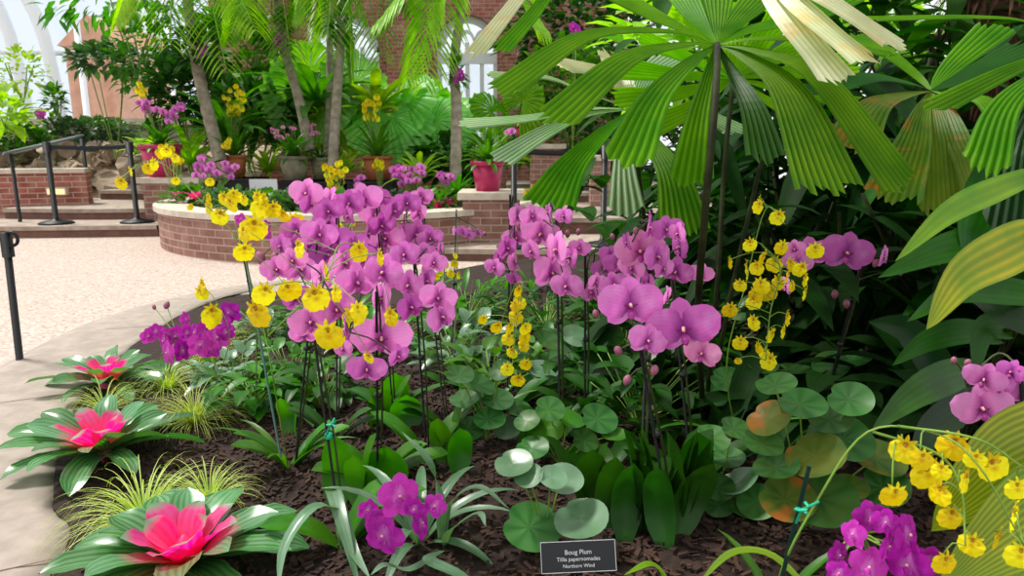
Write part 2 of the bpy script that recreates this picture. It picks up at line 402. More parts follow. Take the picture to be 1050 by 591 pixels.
def onc_meshes(k):
    r = random.Random(40 + k); mb = MB()
    for a, L in ((PI / 2, .38), (PI / 2 + .95, .42), (PI / 2 - .95, .42), (PI / 2 + 1.9, .32), (PI / 2 - 1.9, .32)):
        d = .12
        o = Vector((0, 0, .26)); pts = []
        for i in range(6):
            t = i / 5; pts.append(o + Vector((math.cos(a) * L * t, -.02 - .06 * math.sin(t * 3), math.sin(a) * L * t)))
        blade(mb, pts, .075, 'lance', ref=Vector((0, -1, 0)), fold=.3, nu=2, wav=.3)
    te = mb.mesh('oncidium_flower', [M['onct']])
    lp = MB(); rows = []
    nt_, nr = 28, 5
    for i in range(nr):
        q = i / (nr - 1) ; row = []
        for k2 in range(nt_ + 1):
            a = -PI * 1.28 + (PI * 1.56) * k2 / nt_ + 0 # sweep of the skirt
            ang = -PI / 2 + (k2 / nt_ - .5) * PI * 2
            rr = .47 * (1 - .2 * math.exp(-((ang + PI / 2) / .14) ** 2) + .045 * math.sin(k2 * 2.3 + r.random())) * (1 - .42 * math.exp(-(min(abs(ang - PI / 2), abs(ang + PI * 1.5)) / .75) ** 2))
            row.append(Vector((math.cos(ang) * rr * q * 1.08, -.09 + .09 * q * q + .035 * q * math.sin(k2 * 1.7), .02 + math.sin(ang) * rr * q * 1.08)))
        rows.append(row)
    lp.grid(rows, lambda i, j: (j / nt_, i / (nr - 1)))
    lp.lathe(Vector((0, -.08, .2)), [(.001, -.045), (.04, -.03), (.05, 0), (.03, .04), (.004, .055)], 8, 1)
    return te, lp.mesh('oncidium_lip', [M['onc'], M['lipb']])
M['lipb'] = plain('brown_callus', 'b06a14', .5)
ON = [onc_meshes(i) for i in range(3)]
def vanda_meshes(k):
    r = random.Random(80 + k); mb = MB()
    for i in range(5):
        a = PI / 2 + i * 2 * PI / 5 + r.uniform(-.08, .08); big = i in (1, 4)
        petal(mb, a, .5, .27 if big else .21, .0 if big else .025, .03, -.1 if big else .1, r.uniform(0, .09), 'petal')
    fl = mb.mesh('dendrobium_flower', [M['vanda']])
    lp = MB()
    pts = smooth([Vector((0, -.01, 0)), Vector((0, -.1, -.05)), Vector((0, -.13, -.16))], 5)
    blade(lp, pts, .09, 'ovate', ref=Vector((0, -1, .3)), fold=-.6, nu=4)
    lp.lathe(Vector((0, -.06, .01)), [(.001, -.03), (.03, -.015), (.035, .01), (.02, .03), (.003, .04)], 8, 1)
    return fl, lp.mesh('dendrobium_lip', [M['vanda'], M['column']])
VA = [vanda_meshes(i) for i in range(4)]
def bud_mesh(mt, name):
    mb = MB(); mb.lathe(Vector((0, 0, 0)), [(.002, -.5), (.2, -.4), (.34, -.15), (.33, .1), (.2, .35), (.03, .5)], 10)
    return mb.mesh(name, mt)
BUD = bud_mesh(M['bud'], 'orchid_bud'); BUDG = bud_mesh(M['budg'], 'green_orchid_bud')
def flower(root, kinds, pos, f, size, lipname='lip', roll=0.):
    a, b = R.choice(kinds)
    up = Vector((roll, 0, 1)).normalized()
    o = inst('flower', a, root, orient(pos, f, up, size))
    if b is not None: child(lipname, b, o)
    return o
def facing(pos, yaw=None, pitch=None, spread=.55):
    v = (CAM - pos); v.z *= .5; v.normalize(); v = v.lerp(Vector((0, -1, 0)), .4)
    return rotv(v.normalized(), R.gauss(0, spread) if yaw is None else yaw, 0) + Vector((0, 0, R.uniform(-.3, .15) if pitch is None else pitch))
# ================================================================ setting
def gridplane(x0, x1, y0, y1, z, nx, ny, name, mt):
    mb = MB(); rows = [[Vector((x0 + (x1 - x0) * j / nx, y0 + (y1 - y0) * i / ny, z)) for j in range(nx + 1)] for i in range(ny + 1)]
    mb.grid(rows, lambda i, j: (j, i)); return mb.build(name, mt)
struct(gridplane(-16, 14, -3, 22, 0, 10, 10, 'floor', M['floor']))
OUT = smooth([(-1.75, .3, 0), (-2.15, 1.7, 0), (-2.45, 2.9, 0), (-2.6, 4.0, 0), (-2.5, 4.7, 0), (-2.18, 5.3, 0), (-1.4, 5.9, 0), (-.4, 6.15, 0), (1, 6.1, 0), (2.5, 5.8, 0), (5, 5.4, 0)], 60)
INN = [G(x, y) for x, y in ((40, 700), (60, 591), (56, 530), (62, 470), (85, 415), (120, 375), (160, 345), (200, 322), (245, 308))]
INN = smooth([Vector((-.95, .3, 0))] + [Vector((p.x, p.y, 0)) for p in INN[1:]] + [Vector((-1.0, 5.35, 0)), Vector((-.1, 5.7, 0)), Vector((1, 5.7, 0)), Vector((2.5, 5.4, 0)), Vector((5, 5.0, 0))], 60)
mb = MB()
mb.grid([[Vector((a.x, a.y, 0)), Vector((a.x, a.y, .03)), a.lerp(b, .1) + Vector((0, 0, .04)), a.lerp(b, .9) + Vector((0, 0, .04)), Vector((b.x, b.y, .03)), Vector((b.x, b.y, -.05))] for a, b in zip(OUT, INN)], lambda i, j: (j, i * .2))
kerb = struct(mb.build('bed_kerb', M['kerb']))
mb = MB()                                                       # joints between the kerb slabs
for px0, py0, px1, py1 in ((0, 412, 112, 398), (0, 586, 70, 570), (128, 338, 182, 332)):
    a, b = G(px0 - 20, py0 + (4 if py0 > 400 else 0), .041), G(px1, py1, .041); s = (b - a).cross(ZU).normalized() * .003
    mb.poly([a - s, b - s, b + s, a + s])
struct(mb.build('kerb_joint', M['riser']))
mb = MB(); rows = []
for i, p in enumerate(INN):
    q = Vector((5.5, .1 + 5. * (i / 60) ** 1.0, 0)); row = []
    for j in range(81):
        t = (j / 80) ** 1.3; x = p.x + (q.x - p.x) * t; y = p.y + (q.y - p.y) * t
        row.append(Vector((x, y, soil(x, y) + .012 * R.random())))
    rows.append(row)
mb.grid(rows, lambda i, j: (i, j)); struct(mb.build('soil_bed', M['soil']))
mb = MB()                                                       # bark mulch
for i in range(15000):
    x = R.uniform(-1.5, 1.6); y = R.uniform(1.3, 4.6) if i % 2 else R.uniform(1.3, 2.8)
    e = INN[min(60, max(0, min(range(61), key=lambda k: abs(INN[k].y - y) + (9 if k > 35 else 0))))].x
    if x < e + .06: continue
    c = Vector((x, y, soil(x, y) + .012)); L = R.uniform(.005, .014); a = R.random() * PI; t = Vector((math.cos(a), math.sin(a), R.uniform(-.5, .5))) * L; s = Vector((-math.sin(a), math.cos(a), R.uniform(-.4, .4))) * L * R.uniform(.25, .5)
    u = Vector((0, 0, .004))
    mb.poly([c - t - s + u, c + t - s + u, c + t + s + u, c - t + s + u]); mb.poly([c - t - s + u, c + t - s + u, c + t - s - u, c - t - s - u])
tag(mb.build('bark_mulch', M['chip'], smooth=False), 'dark brown bark mulch over the orchid bed', 'mulch', kind='stuff')

def arcwall(name, pts, z0, z1, th, mt, captop=None, capname='cap', over=.04, caph=.06, root=None):
    """curved wall along pts (front face), thickness th to the left of travel"""
    n = len(pts); L = [0]
    for i in range(1, n): L.append(L[-1] + (pts[i] - pts[i - 1]).length)
    nr = []
    for i in range(n):
        t = (pts[min(i + 1, n - 1)] - pts[max(i - 1, 0)]).normalized(); nr.append(Vector((-t.y, t.x, 0)))
    def sec(a, b, z0, z1):
        mb = MB(); rows = []
        for i in range(n):
            p = Vector((pts[i].x, pts[i].y, 0)); f, k = p + nr[i] * a, p + nr[i] * b
            rows.append([f + ZU * z0, f + ZU * z1, k + ZU * z1, k + ZU * z0])
        zz = [z0, z1, z1 + (b - a), z1 + (b - a) + z1 - z0]
        mb.grid(rows, lambda i, j: (L[i], zz[j]))
        mb.poly(rows[0], 0, [(0, z0), (0, z1), (th, z1), (th, z0)]); mb.poly(rows[-1], 0, [(0, z0), (0, z1), (th, z1), (th, z0)])
        return mb
    o = sec(0, th, z0, z1).build(name, mt, root, smooth=False)
    c = sec(-over, th + over, z1, z1 + caph).build(capname, captop, root if root is not None else None, smooth=False) if captop else None
    return o, c

# low brick wall on the left with limestone cap
for o in arcwall('wall_left', smooth([(-11, 9.0, 0), (-8, 9.35, 0), (-6.0, 10.0, 0)], 10), 0, .72, .3, M['brick'], M['cap'], 'trim_1'): struct(o)
p = V(43, 205, 0); 
t = thing('step_light', 'small amber recessed light glowing in the low left brick wall', 'light', (-6.35, 9.86, .48))
mb = MB(); mb.box(-6.47, -6.2, 9.83, 9.9, .42, .52); mb.build('housing', M['cap'], t, smooth=False)
mb = MB(); mb.box(-6.45, -6.22, 9.815, 9.83, .435, .5); mb.build('lens', M['lamp'], t, smooth=False)
# three curved steps on the left
def steps(defs):
    for k, (pts, z0, z1, dep_) in enumerate(defs):
        pts = smooth(pts, 14); back = [p + Vector((0, dep_, 0)) for p in pts]
        mb = MB(); mb.grid([[a + ZU * z0, a + ZU * (z1 - .05)] for a in pts], lambda i, j: (i * .3, j * .1)); struct(mb.build('stair_riser', M['riser'], smooth=False))
        mb = MB(); n = Vector((0, -.03, 0)); mb.grid([[a + n + ZU * (z1 - .05), a + n + ZU * z1, b + ZU * z1] for a, b in zip(pts, back)], lambda i, j: (i, j)); struct(mb.build('stair_tread', M['step'], smooth=False))
steps([([(-8.5, 8.75, 0), (-6.4, 8.45, 0), (-4.35, 8.6, 0)], 0, .14, 2.), ([(-6.75, 9.35, 0), (-5.6, 9.25, 0), (-4.2, 9.4, 0)], .14, .28, 2.), ([(-6.35, 10.9, 0), (-5.5, 10.85, 0), (-4.6, 10.95, 0)], .28, .42, 3.5),
       ([(-.75, 6.75, 0), (.6, 6.7, 0), (3.2, 6.9, 0)], 0, .12, 1.2), ([(-.2, 7.9, 0), (1., 7.9, 0), (3.4, 8.0, 0)], .12, .3, 2.2), ([(-.1, 10.1, 0), (1., 10.1, 0), (3.6, 10.2, 0)], .3, .44, 3.5)])
# raised curved planter
PC = Vector((-1.95, 8.75, 0)); 
pp = [PC + Vector((math.cos(a) * 2.2, math.sin(a) * 2.2, 0)) for a in [math.radians(178 + i * (360 - 10 - 178) / 30) for i in range(31)]]
for o in arcwall('planter_wall', pp, 0, .4, .28, M['planter'], M['cap'], 'trim_2'): struct(o)
mb = MB(); mb.poly([Vector((p.x * .98 + PC.x * .02, p.y * .98 + PC.y * .02, .4)) for p in pp] + [Vector((.3, 11, .4)), Vector((-4.4, 11, .4))]); struct(mb.build('planter_soil', M['soil']))
def pier(name, x0, x1, y0, y1, h):
    mb = MB(); mb.box(x0, x1, y0, y1, 0, h); struct(mb.build(name, M['planter'], smooth=False))
    mb = MB(); mb.box(x0 - .05, x1 + .05, y0 - .05, y1 + .05, h, h + .07); struct(mb.build(name.replace('pier', 'pier_cap'), M['cap'], smooth=False))
pier('brick_pier', -.5, .08, 7.15, 7.75, .56)
pier('brick_pier', -4.75, -4.05, 9.1, 9.8, .62)
pier('brick_pier', .28, .75, 10.6, 11.1, 1.05)
pier('brick_pier', 1.05, 1.3, 9.4, 9.65, .9)
# rockery wall behind the stairs
for k in range(80):
    x = R.uniform(-9.5, -4.9); y = R.uniform(11.2, 12.6); z = .35 + (y - 11.2) * .5 + R.uniform(-.15, .15)
    s = R.uniform(.1, .26); mb = MB()
    prof = [(.01, -s * .7), (s * .8, -s * .5), (s, 0), (s * .75, s * .5), (.02, s * .65)]
    mb.lathe(Vector((x, y, z)), prof, 9)
    mb.v = [(a + R.uniform(-.07, .07), b + R.uniform(-.07, .07), c + R.uniform(-.06, .06)) for a, b, c in mb.v]
    o = mb.build('rockery_stone', M['rock'], smooth=False, loc=(x, y, z)); tag(o, 'rough tan stone in the rockery bank behind the left stairs', 'rock', 'stones of the rockery bank')
mb = MB(); mb.grid([[Vector((-12, 11.3, .0)), Vector((-4.2, 11.3, .0))], [Vector((-12, 11.5, .5)), Vector((-4.2, 11.5, .5))], [Vector((-12, 13.4, 1.1)), Vector((-4.2, 13.4, 1.1))]], lambda i, j: (i, j)); struct(mb.build('rockery_bank', M['rock']))
# long grey wall cap behind the hedge
mb = MB(); mb.box(-14, -3.8, 14.4, 14.7, 0, 1.5); struct(mb.build('wall_back', M['step'], smooth=False))
mb = MB(); mb.box(-14, -3.8, 14.3, 14.8, 1.5, 1.62); struct(mb.build('trim_3', M['cap'], smooth=False))
# greenhouse glazing on the left: white posts, rails and panes
mb = MB()
for x in (-14.5, -12.2, -10, -7.9, -5.8): mb.tube([Vector((x, 17, 0)), Vector((x, 17, 7))], .07, 6)
for z in (1.65, 3.2, 4.8): mb.tube([Vector((-15, 17, z)), Vector((-4.5, 17, z))], .05, 6)
struct(mb.build('window_1', M['white']))
mb = MB(); mb.box(-15, -4.5, 17.04, 17.05, 1.6, 7); struct(mb.build('window_2', M['glass'], smooth=False))
mb = MB(); mb.box(-15, -4.5, 16.9, 17.2, 0, 1.6); struct(mb.build('wall_glasshouse', M['white'], smooth=False))
for i, (x, lab) in enumerate(((62, 'tall white steel arch rib nearest the orange brick house'), (28, 'white steel arch rib curving up at the far left'))):
    a = V(x, 100, 15.5); mb = MB(); mb.tube(smooth([Vector((a.x, a.y, 0)), Vector((a.x - .1, a.y, 2.6)), Vector((a.x - .45, a.y, 4.2)), Vector((a.x - 1.6, a.y, 6))], 10), .13, 8)
    tag(mb.build('steel_rib', M['white'], loc=(a.x, a.y, 0)), lab, 'column', 'steel ribs of the glasshouse')
t = thing('brick_house', 'orange brick house seen outside through the left glazing', 'building', (-13, 26, 0))
mb = MB(); mb.box(-15.2, -13.5, 25, 30, -1, 4.4); mb.build('wall', M['orange'], t, smooth=False)
mb = MB(); mb.poly([(-15.4, 24.9, 4.4), (-13.3, 24.9, 4.4), (-14.3, 24.9, 5.4)]); mb.poly([(-15.4, 24.9, 4.4), (-14.3, 24.9, 5.4), (-14.3, 30, 5.4), (-15.4, 30, 4.4)]); mb.poly([(-13.3, 24.9, 4.4), (-14.3, 24.9, 5.4), (-14.3, 30, 5.4), (-13.3, 30, 4.4)]); mb.build('roof', M['orange'], t, smooth=False)
# brick facade with arched windows
FY = 14.2
def fx(px): return (px - CX) / F * 13.9
def fz(py): return V(525, py, 14.0).z
def facade():
    x0, x1, z1 = fx(225), fx(640), 6.2
    wins = [(fx(318), fx(392), fz(95), fz(18)), (fx(449), fx(510), fz(150), fz(20))]
    mb = MB(); cur = x0; y = FY
    def q(a, b, c, d): mb.poly([(a, y, c), (b, y, c), (b, y, d), (a, y, d)], 0, [(a, c), (b, c), (b, d), (a, d)])
    for (a, b, s, t) in wins:
        q(cur, a, 0, z1); q(a, b, 0, s); r = (b - a) / 2; c = (a + b) / 2; zt = t - r; q
        n = 12
        for k in range(n):
            t0, t1 = PI - PI * k / n, PI - PI * (k + 1) / n
            xa, xb = c + r * math.cos(t0), c + r * math.cos(t1); za, zb = zt + r * math.sin(t0), zt + r * math.sin(t1)
            P = [(xa, y, za), (xb, y, zb), (xb, y, z1), (xa, y, z1)]; mb.poly(P, 0, [(p[0], p[2]) for p in P])
            P = [(xa, y, za), (xb, y, zb), (xb, y + .35, zb), (xa, y + .35, za)]; mb.poly(P, 0, [(k * .2, 0), (k * .2 + .2, 0), (k * .2 + .2, .35), (k * .2, .35)])
        for xx in (a, b):
            P = [(xx, y, s), (xx, y + .35, s), (xx, y + .35, zt), (xx, y, zt)]; mb.poly(P, 0, [(p[1], p[2]) for p in P])
        cur = b
    q(cur, x1, 0, z1)
    for a, b in ((fx(272), fx(300)), (fx(402), fx(428))):       # pilasters
        mb.box(a, b, y - .3, y, 0, z1)
    struct(mb.build('wall_facade', M['brick2'], smooth=False))
    k = 3
    for (a, b, s, t) in wins:
        r = (b - a) / 2; c = (a + b) / 2; zt = t - r; mb = MB(); yy = y + .25
        mb.box(a, b, yy - .07, yy + .04, s, s + .12); mb.box(a, b, yy - .07, yy + .04, zt - .3, zt - .1)
        for xx in (a, b - .08, c - .04, c - r * .5, c + r * .5 - .05): mb.box(xx, xx + .08, yy - .05, yy + .05, s, zt + .1)
        ring = [[Vector((c + rr * math.cos(PI * i / 20), yy + dy, zt + rr * math.sin(PI * i / 20))) for rr, dy in ((r - .14, -.05), (r, -.05))] for i in range(21)]
        mb.grid(ring, lambda i, j: (i, j))
        for sx in (-.62, 0, .62):                               # three small arched lights
            ring = [[Vector((c + sx * r * .8 + rr * math.cos(PI * i / 12), yy - .03, zt + .1 * r + rr * 1.7 * math.sin(PI * i / 12))) for rr in (r * .2, r * .28)] for i in range(13)]
            mb.grid(ring, lambda i, j: (i, j))
        struct(mb.build('window_%d' % k, M['frame'], smooth=False)); k += 1
        mb = MB(); mb.box(a, b, yy + .06, yy + .07, s, zt); mb.poly([(c + r * math.cos(PI * i / 20), yy + .06, zt + r * math.sin(PI * i / 20)) for i in range(21)]); struct(mb.build('window_%d' % k, M['glass'], smooth=False)); k += 1
        mb = MB(); mb.box(a - .15, b + .15, y - .12, y + .1, s - .14, s); struct(mb.build('trim_%d' % k, M['cap'], smooth=False))
facade()

# ================================================================ posts and rails
def stanchion(base, h, label, r=.032, br=.2, belt=None, lean=0):
    t = thing('belt_stanchion', label, 'stanchion', base, 'black barrier posts')
    b = Vector(base)
    mb = MB(); mb.lathe(b, [(.01, 0), (br, 0), (br, .012), (br * .85, .03), (r * 1.6, .05), (r, .07)], 28); mb.build('base', M['black'], t)
    mb = MB(); mb.tube([b + ZU * .05, b + ZU * h], r, 12); mb.build('pole', M['black'], t)
    mb = MB(); mb.tube([b + ZU * (h - .13), b + ZU * h], r * 1.45, 12); mb.build('belt_head', M['black'], t)
    return t
s1, s2 = V(58, 229, 8.75), V(141, 228, 8.9); s1.z = s2.z = .14
stanchion(s1, 1.0, 'black belt post with a round foot on the left step, nearest the brick wall')
stanchion(s2, 1.0, 'black belt post with a round foot on the step beside the curved planter')
def belt(a, b, z, label, w=.05):
    mb = MB(); pts = smooth([a + ZU * z, (a + b) / 2 + ZU * (z - .02), b + ZU * z], 8)
    d = (b - a).normalized().cross(ZU) * .004
    mb.grid([[p - ZU * w + d, p + d, p - d, p - ZU * w - d, p - ZU * w + d] for p in pts], lambda i, j: (i, j))
    tag(mb.build('barrier_belt', M['black'], loc=a + ZU * z), label, 'belt', 'barrier belts')
belt(s1, s2, .97, 'black belt stretched between the two posts on the left steps')
def rail(pts, label, name='handrail', mt='grey', r=.025, posts=(), loc=None, cat='handrail'):
    pts = [Vector(p) for p in pts]; base = Vector((pts[0].x, pts[0].y, 0)); t = thing(name, label, cat, base)
    mb = MB(); mb.tube(smooth(pts, 10), r, 8); mb.build('rail', M[mt], t)
    for q, z in posts:
        mb = MB(); q = Vector(q); mb.tube([Vector((q.x, q.y, z)), q], r * .9, 8); mb.build('post', M['black'], t)
a, b = V(-30, 166, 8.4), V(85, 139, 12.)
p1, p2 = V(11, 158, 8.8), V(90, 143, 11.2)
rail([a, V(30, 152, 9.2), b], 'grey sloping metal handrail beside the left steps', posts=((p1, .12), (V(85, 139, 12.), .42)))
s3 = V(91, 200, 11.3); s3.z = .42
stanchion(s3, .78, 'slim black post at the head of the left steps', r=.028, br=.12)
# near low post on the left paving
b0 = G(21, 376)
t = thing('rope_post', 'low black post with a round ring top at the left edge of the paving', 'post', b0)
top = V(6, 243, 3.45); mb = MB(); mb.tube([b0, top], .017, 12); mb.build('pole', M['black'], t)
mb = MB(); mb.lathe(b0, [(.01, 0), (.03, 0), (.03, .01), (.017, .02)], 16); mb.build('foot', M['black'], t)
mb = MB(); mb.tube([top - ZU * .1, top + ZU * .02], .027, 12); mb.build('belt_head', M['black'], t)
mb = MB(); c = top + Vector((.03, -.01, -.01)); mb.tube([c + Vector((math.cos(i * PI / 8) * .034, 0, math.sin(i * PI / 8) * .034)) for i in range(17)], .008, 8); mb.build('ring', M['black'], t)
mb = MB(); q = top + Vector((-.4, -.2, -.02)); mb.tube([top, q], .012, 8); mb.build('rope_end', M['black'], t)
# right hand barrier seen through the palm
for px, pyb, z, d, h, lab in ((527, 262, .12, 6.9, 1.0, 'black belt post beside the brick pier with the magenta pot'), (618, 255, .12, 7.0, .98, 'black belt post on the far steps behind the pink orchids'),
                          (634, 232, .3, 8.3, .9, 'black post on the upper far step left of the palm stems')):
    q = V(px, pyb, d); q.z = z; stanchion(q, h, lab, r=.03, br=.17)
q1, q2 = V(527, 262, 6.9), V(618, 255, 7.0); q1.z = q2.z = .12
belt(q1, q2, .95, 'black belt between the two posts in front of the far steps')

# ================================================================ pots
def pot(px, py, d, w, h, mt, label, rim=.12, zb=None, group=None, contents=None):
    c = V(px, py, d)
    if zb is not None: c.z = zb
    t = thing('flower_pot', label, 'pot', c, group)
    r = w / 2; mb = MB(); mb.lathe(c, [(r * .01, 0), (r * .68, 0), (r * .92, h * (1 - rim)), (r * .86, h * (1 - rim))], 28); mb.build('pot_body', M[mt], t)
    mb = MB(); mb.lathe(c, [(r * .9, h * (1 - rim) - .01), (r, h * (1 - rim)), (r, h), (r * .88, h), (r * .86, h * .9)], 28); mb.build('rim', M[mt], t)
    return c + ZU * h
mb = MB(); a = V(215, 188, 9.2); 
POT = {}
POT['red'] = pot(167, 178, 9.3, .54, .42, 'mag_pot', 'magenta pot of purple orchids on the left brick pier', zb=.69)
POT['mag'] = pot(500, 195, 7.4, .36, .31, 'mag_pot', 'magenta pot on the brick pier by the far steps', zb=.63)
POT['mag2'] = pot(541, 205, 10.9, .42, .3, 'mag_pot', 'magenta pot half hidden behind the black belt post', zb=1.12)
POT['terra1'] = pot(242, 182, 9.6, .34, .3, 'terra', 'terracotta pot under the yellow orchids beside the leaning palm')
POT['clay'] = pot(303, 186, 9.6, .42, .34, 'clay', 'weathered grey clay pot in the row behind the round planter')
POT['clay2'] = pot(329, 184, 9.8, .28, .3, 'clay', 'small grey pot just right of the weathered clay pot')
POT['terra2'] = pot(388, 186, 9.6, .42, .34, 'terra', 'terracotta pot of yellow orchids in the middle of the pot row')
for x0, x1, y0, y1, d, lab in ((228, 262, 183, 197, 9.4, 'black trough under the terracotta pot on the left'), (286, 352, 186, 199, 9.3, 'black trough under the grey clay pots'), (356, 402, 186, 199, 9.3, 'black trough under the middle terracotta pot')):
    a, b = V(x0, y1, d), V(x1, y0, d); t = thing('plant_trough', lab, 'trough', (a.x, a.y, a.z))
    mb = MB(); mb.box(a.x, b.x, a.y, a.y + .5, .4, b.z); mb.build('trough_body', M['trough'], t, smooth=False)
    mb = MB(); mb.box(a.x - .02, b.x + .02, a.y - .02, a.y + .52, b.z - .03, b.z + .0); mb.build('rim', M['trough'], t, smooth=False)
a = V(270, 191, 8.6); t = thing('notice_card', 'blank white card standing among the planter flowers', 'card', a)
mb = MB(); w_, h_ = .17, .085; mb.box(a.x - w_, a.x + w_, a.y, a.y + .012, a.z - h_, a.z + h_); mb.build('panel', M['card'], t, smooth=False)
mb = MB(); mb.tube([Vector((a.x, a.y + .02, .4)), a + Vector((0, .02, 0))], .01, 6); mb.build('leg', M['black'], t)
# ================================================================ generic foliage
def leafcloud(mb, c, r, n, L, w, prof='ovate', droop=.3, up=.35, mi=0, segs=3, fold=.2, shell=.45):
    for _ in range(n):
        a = R.random() * 2 * PI; z = R.uniform(-.7, 1.); k = math.sqrt(max(0, 1 - z * z)); d = Vector((math.cos(a) * k, math.sin(a) * k, z))
        q = R.uniform(shell, 1); p = Vector((c[0] + d.x * r[0] * q, c[1] + d.y * r[1] * q, c[2] + d.z * r[2] * q))
        dr = (d + Vector((R.gauss(0, .5), R.gauss(0, .5), up + R.gauss(0, .4)))).normalized()
        l = L * R.uniform(.7, 1.25); e = dr * l; pts = [p + e * (i / segs) - ZU * (droop * l * (i / segs) ** 2) for i in range(segs + 1)]
        blade(mb, pts, w * l / L, prof, fold=fold, nu=2, mi=mi)
def bush(label, c, r, n, L, w, mt, cat='shrub', name='leafy_shrub', group=None, prof='ovate', droop=.3, up=.35, stems=5, segs=3, z0=None, stemm='stem_g', shell=.45):
    c = Vector(c); base = Vector((c.x, c.y, c.z - r[2] if z0 is None else z0)); t = thing(name, label, cat, base, group)
    mb = MB(); leafcloud(mb, c, r, n, L, w, prof, droop, up, segs=segs, shell=shell); mb.build('foliage', M[mt], t)
    mb = MB()
    for k in range(stems):
        a = R.random() * 2 * PI; e = c + Vector((math.cos(a) * r[0] * .5, math.sin(a) * r[1] * .5, r[2] * .3))
        mb.tube(smooth([base - ZU * .02, (base + e) / 2 + Vector((R.uniform(-.04, .04), 0, 0)), e], 5), .006 + r[2] * .01, 5)
    mb.build('stem', M[stemm], t)
    return t
def rosette(label, base, n, L, w, mt, cat='plant', name='strap_leaf_plant', group=None, prof='strap', el=(.3, 1.3), droop=.7, fold=.25, asparts=False, nu=4, segs=8, wav=0, stemless=True):
    base = Vector(base); t = thing(name, label, cat, base, group); mb = MB()
    for k in range(n):
        a = k * 2.399 + R.uniform(-.2, .2); e = el[1] + (el[0] - el[1]) * (k / max(1, n - 1)) + R.uniform(-.1, .1)
        h = Vector((math.cos(a), math.sin(a), 0)); l = L * R.uniform(.75, 1.15); pts = []
        p = base + h * .01
        for i in range(segs + 1):
            pts.append(p.copy()); ee = e - droop * 1.6 * (i / segs) ** 1.3
            p = p + (h * math.cos(ee) + ZU * math.sin(ee)) * (l / segs)
        if asparts: mb = MB()
        blade(mb, pts, w * R.uniform(.8, 1.15), prof, fold=fold, nu=nu, wav=wav)
        if asparts: mb.build('leaf', M[mt], t)
    if not asparts: mb.build('foliage', M[mt], t)
    return t
def fanleaf(mb, hub, out, nrm, rad, spread, nseg, droop=.25, npl=2, mi=0):
    """fan leaf: segments in the plane (out, side), centred on out; nrm = upper side"""
    out = out.normalized(); side = out.cross(nrm).normalized(); nrm = side.cross(out)
    for k in range(nseg):
        a = -spread / 2 + spread * (k + .5) / nseg; d = out * math.cos(a) + side * math.sin(a); l = rad * (1 - .12 * abs(a) / (spread / 2)) * R.uniform(.93, 1.05)
        pts = []
        for i in range(7):
            t = i / 6; pts.append(hub + d * (l * t) + nrm * (.06 * l * math.sin(t * PI)) - ZU * (droop * l * t ** 2.2))
        pleat(mb, pts, .004, l * math.tan(spread / nseg / 2) * .97, nrm, npl, l * .03, mi)
def fanplant(label, base, leaves, mt, name='fan_palm', group=None, rad=.4, stem='petiole'):
    """leaves: (hub point, out vector, normal)"""
    base = Vector(base); t = thing(name, label, 'palm', base, group)
    for hub, out, nrm in leaves:
        mb = MB(); fanleaf(mb, hub, out, nrm, rad * R.uniform(.85, 1.1), 5.0, 13, .22); f = mb.build('fan_leaf', M[mt], t)
        mb = MB(); mb.tube(smooth([base, (base + hub) / 2 + Vector((0, 0, .05)), hub], 8), .008, 6); mb.build('petiole', M[stem], t)
    return t
def frond(mb, pts, L, n, w=.012, droop=.5, mi=0):
    P = smooth(pts, n)
    for i in range(1, n + 1):
        t = i / n; T = (P[i] - P[i - 1]).normalized(); s = T.cross(ZU).normalized(); l = L * math.sin(PI * (.12 + .84 * t)) ** .6
        for sg in (1, -1):
            d = (s * sg + T * .7 + ZU * R.uniform(-.05, .2)).normalized(); q = [P[i] + d * (l * k / 4) - ZU * (droop * l * (k / 4) ** 1.7) for k in range(5)]
            blade(mb, q, w, 'lance', fold=.3, nu=2, mi=mi)
    mb.tube(P, lambda t: w * .7 * (1 - t * .7) + .001, 5, mi)
def palm(label, pts, r, fronds, mt='frond', group=None, L=.5, n=26, w=.014, base=None):
    pts = [Vector(p) for p in pts]; t = thing('palm_tree', label, 'palm tree', pts[0], group)
    P = smooth(pts, 40); mb = MB(); k = len(P)
    mb.tube(P, lambda q: r * (1.25 - .4 * q) * (1 + .06 * math.sin(q * 150)), 12); mb.build('trunk', M['trunk'], t)
    top = P[-1]
    for tip, lift in fronds:
        tip = Vector(tip); mid = (top + tip) / 2 + ZU * lift; mb = MB(); frond(mb, [top, mid, tip], L, n, w); mb.build('frond', M[mt], t)
    return t
def sprays(root, items, kinds, sc=1.):
    for p, f, s in items: flower(root, kinds, p, f, s)

# ---------------------------------------------------------------- backdrop plants
def B(px, py, d): return V(px, py, d)
def rad(pxw, d): return pxw / F * d
# low ivy hedge on the rockery top, left
bush('low dark ivy hedge along the top of the rockery bank', B(88, 134, 12.6), (1.0, .5, .24), 1500, .1, .04, 'ivy', 'hedge', 'ivy_hedge', z0=.9)
bush('low green ground cover at the far left of the rockery', B(12, 142, 11.8), (.75, .4, .22), 700, .12, .04, 'bush', 'hedge', 'ground_cover', z0=.8)
bush('lime broad leaf plant at the left edge above the rockery', B(6, 118, 10.5), (.3, .3, .35), 60, .3, .08, 'bushL', 'plant')
bush('airy pale shrub in front of the left glazing', B(20, 75, 12.5), (.5, .4, .5), 160, .16, .04, 'bushL', 'shrub')
bush('small upright dark shrub by the low grey wall', B(57, 105, 12.2), (.16, .16, .35), 90, .16, .05, 'bush', 'shrub')
bush('tall dark leaved shrub left of the leaning palm', B(150, 55, 11.), (.55, .5, .85), 420, .16, .045, 'bush', 'shrub', z0=.5)
bush('blue green shrub in front of the orange house', B(108, 62, 11.4), (.6, .4, .25), 330, .2, .055, 'ivy', 'shrub', z0=.9)
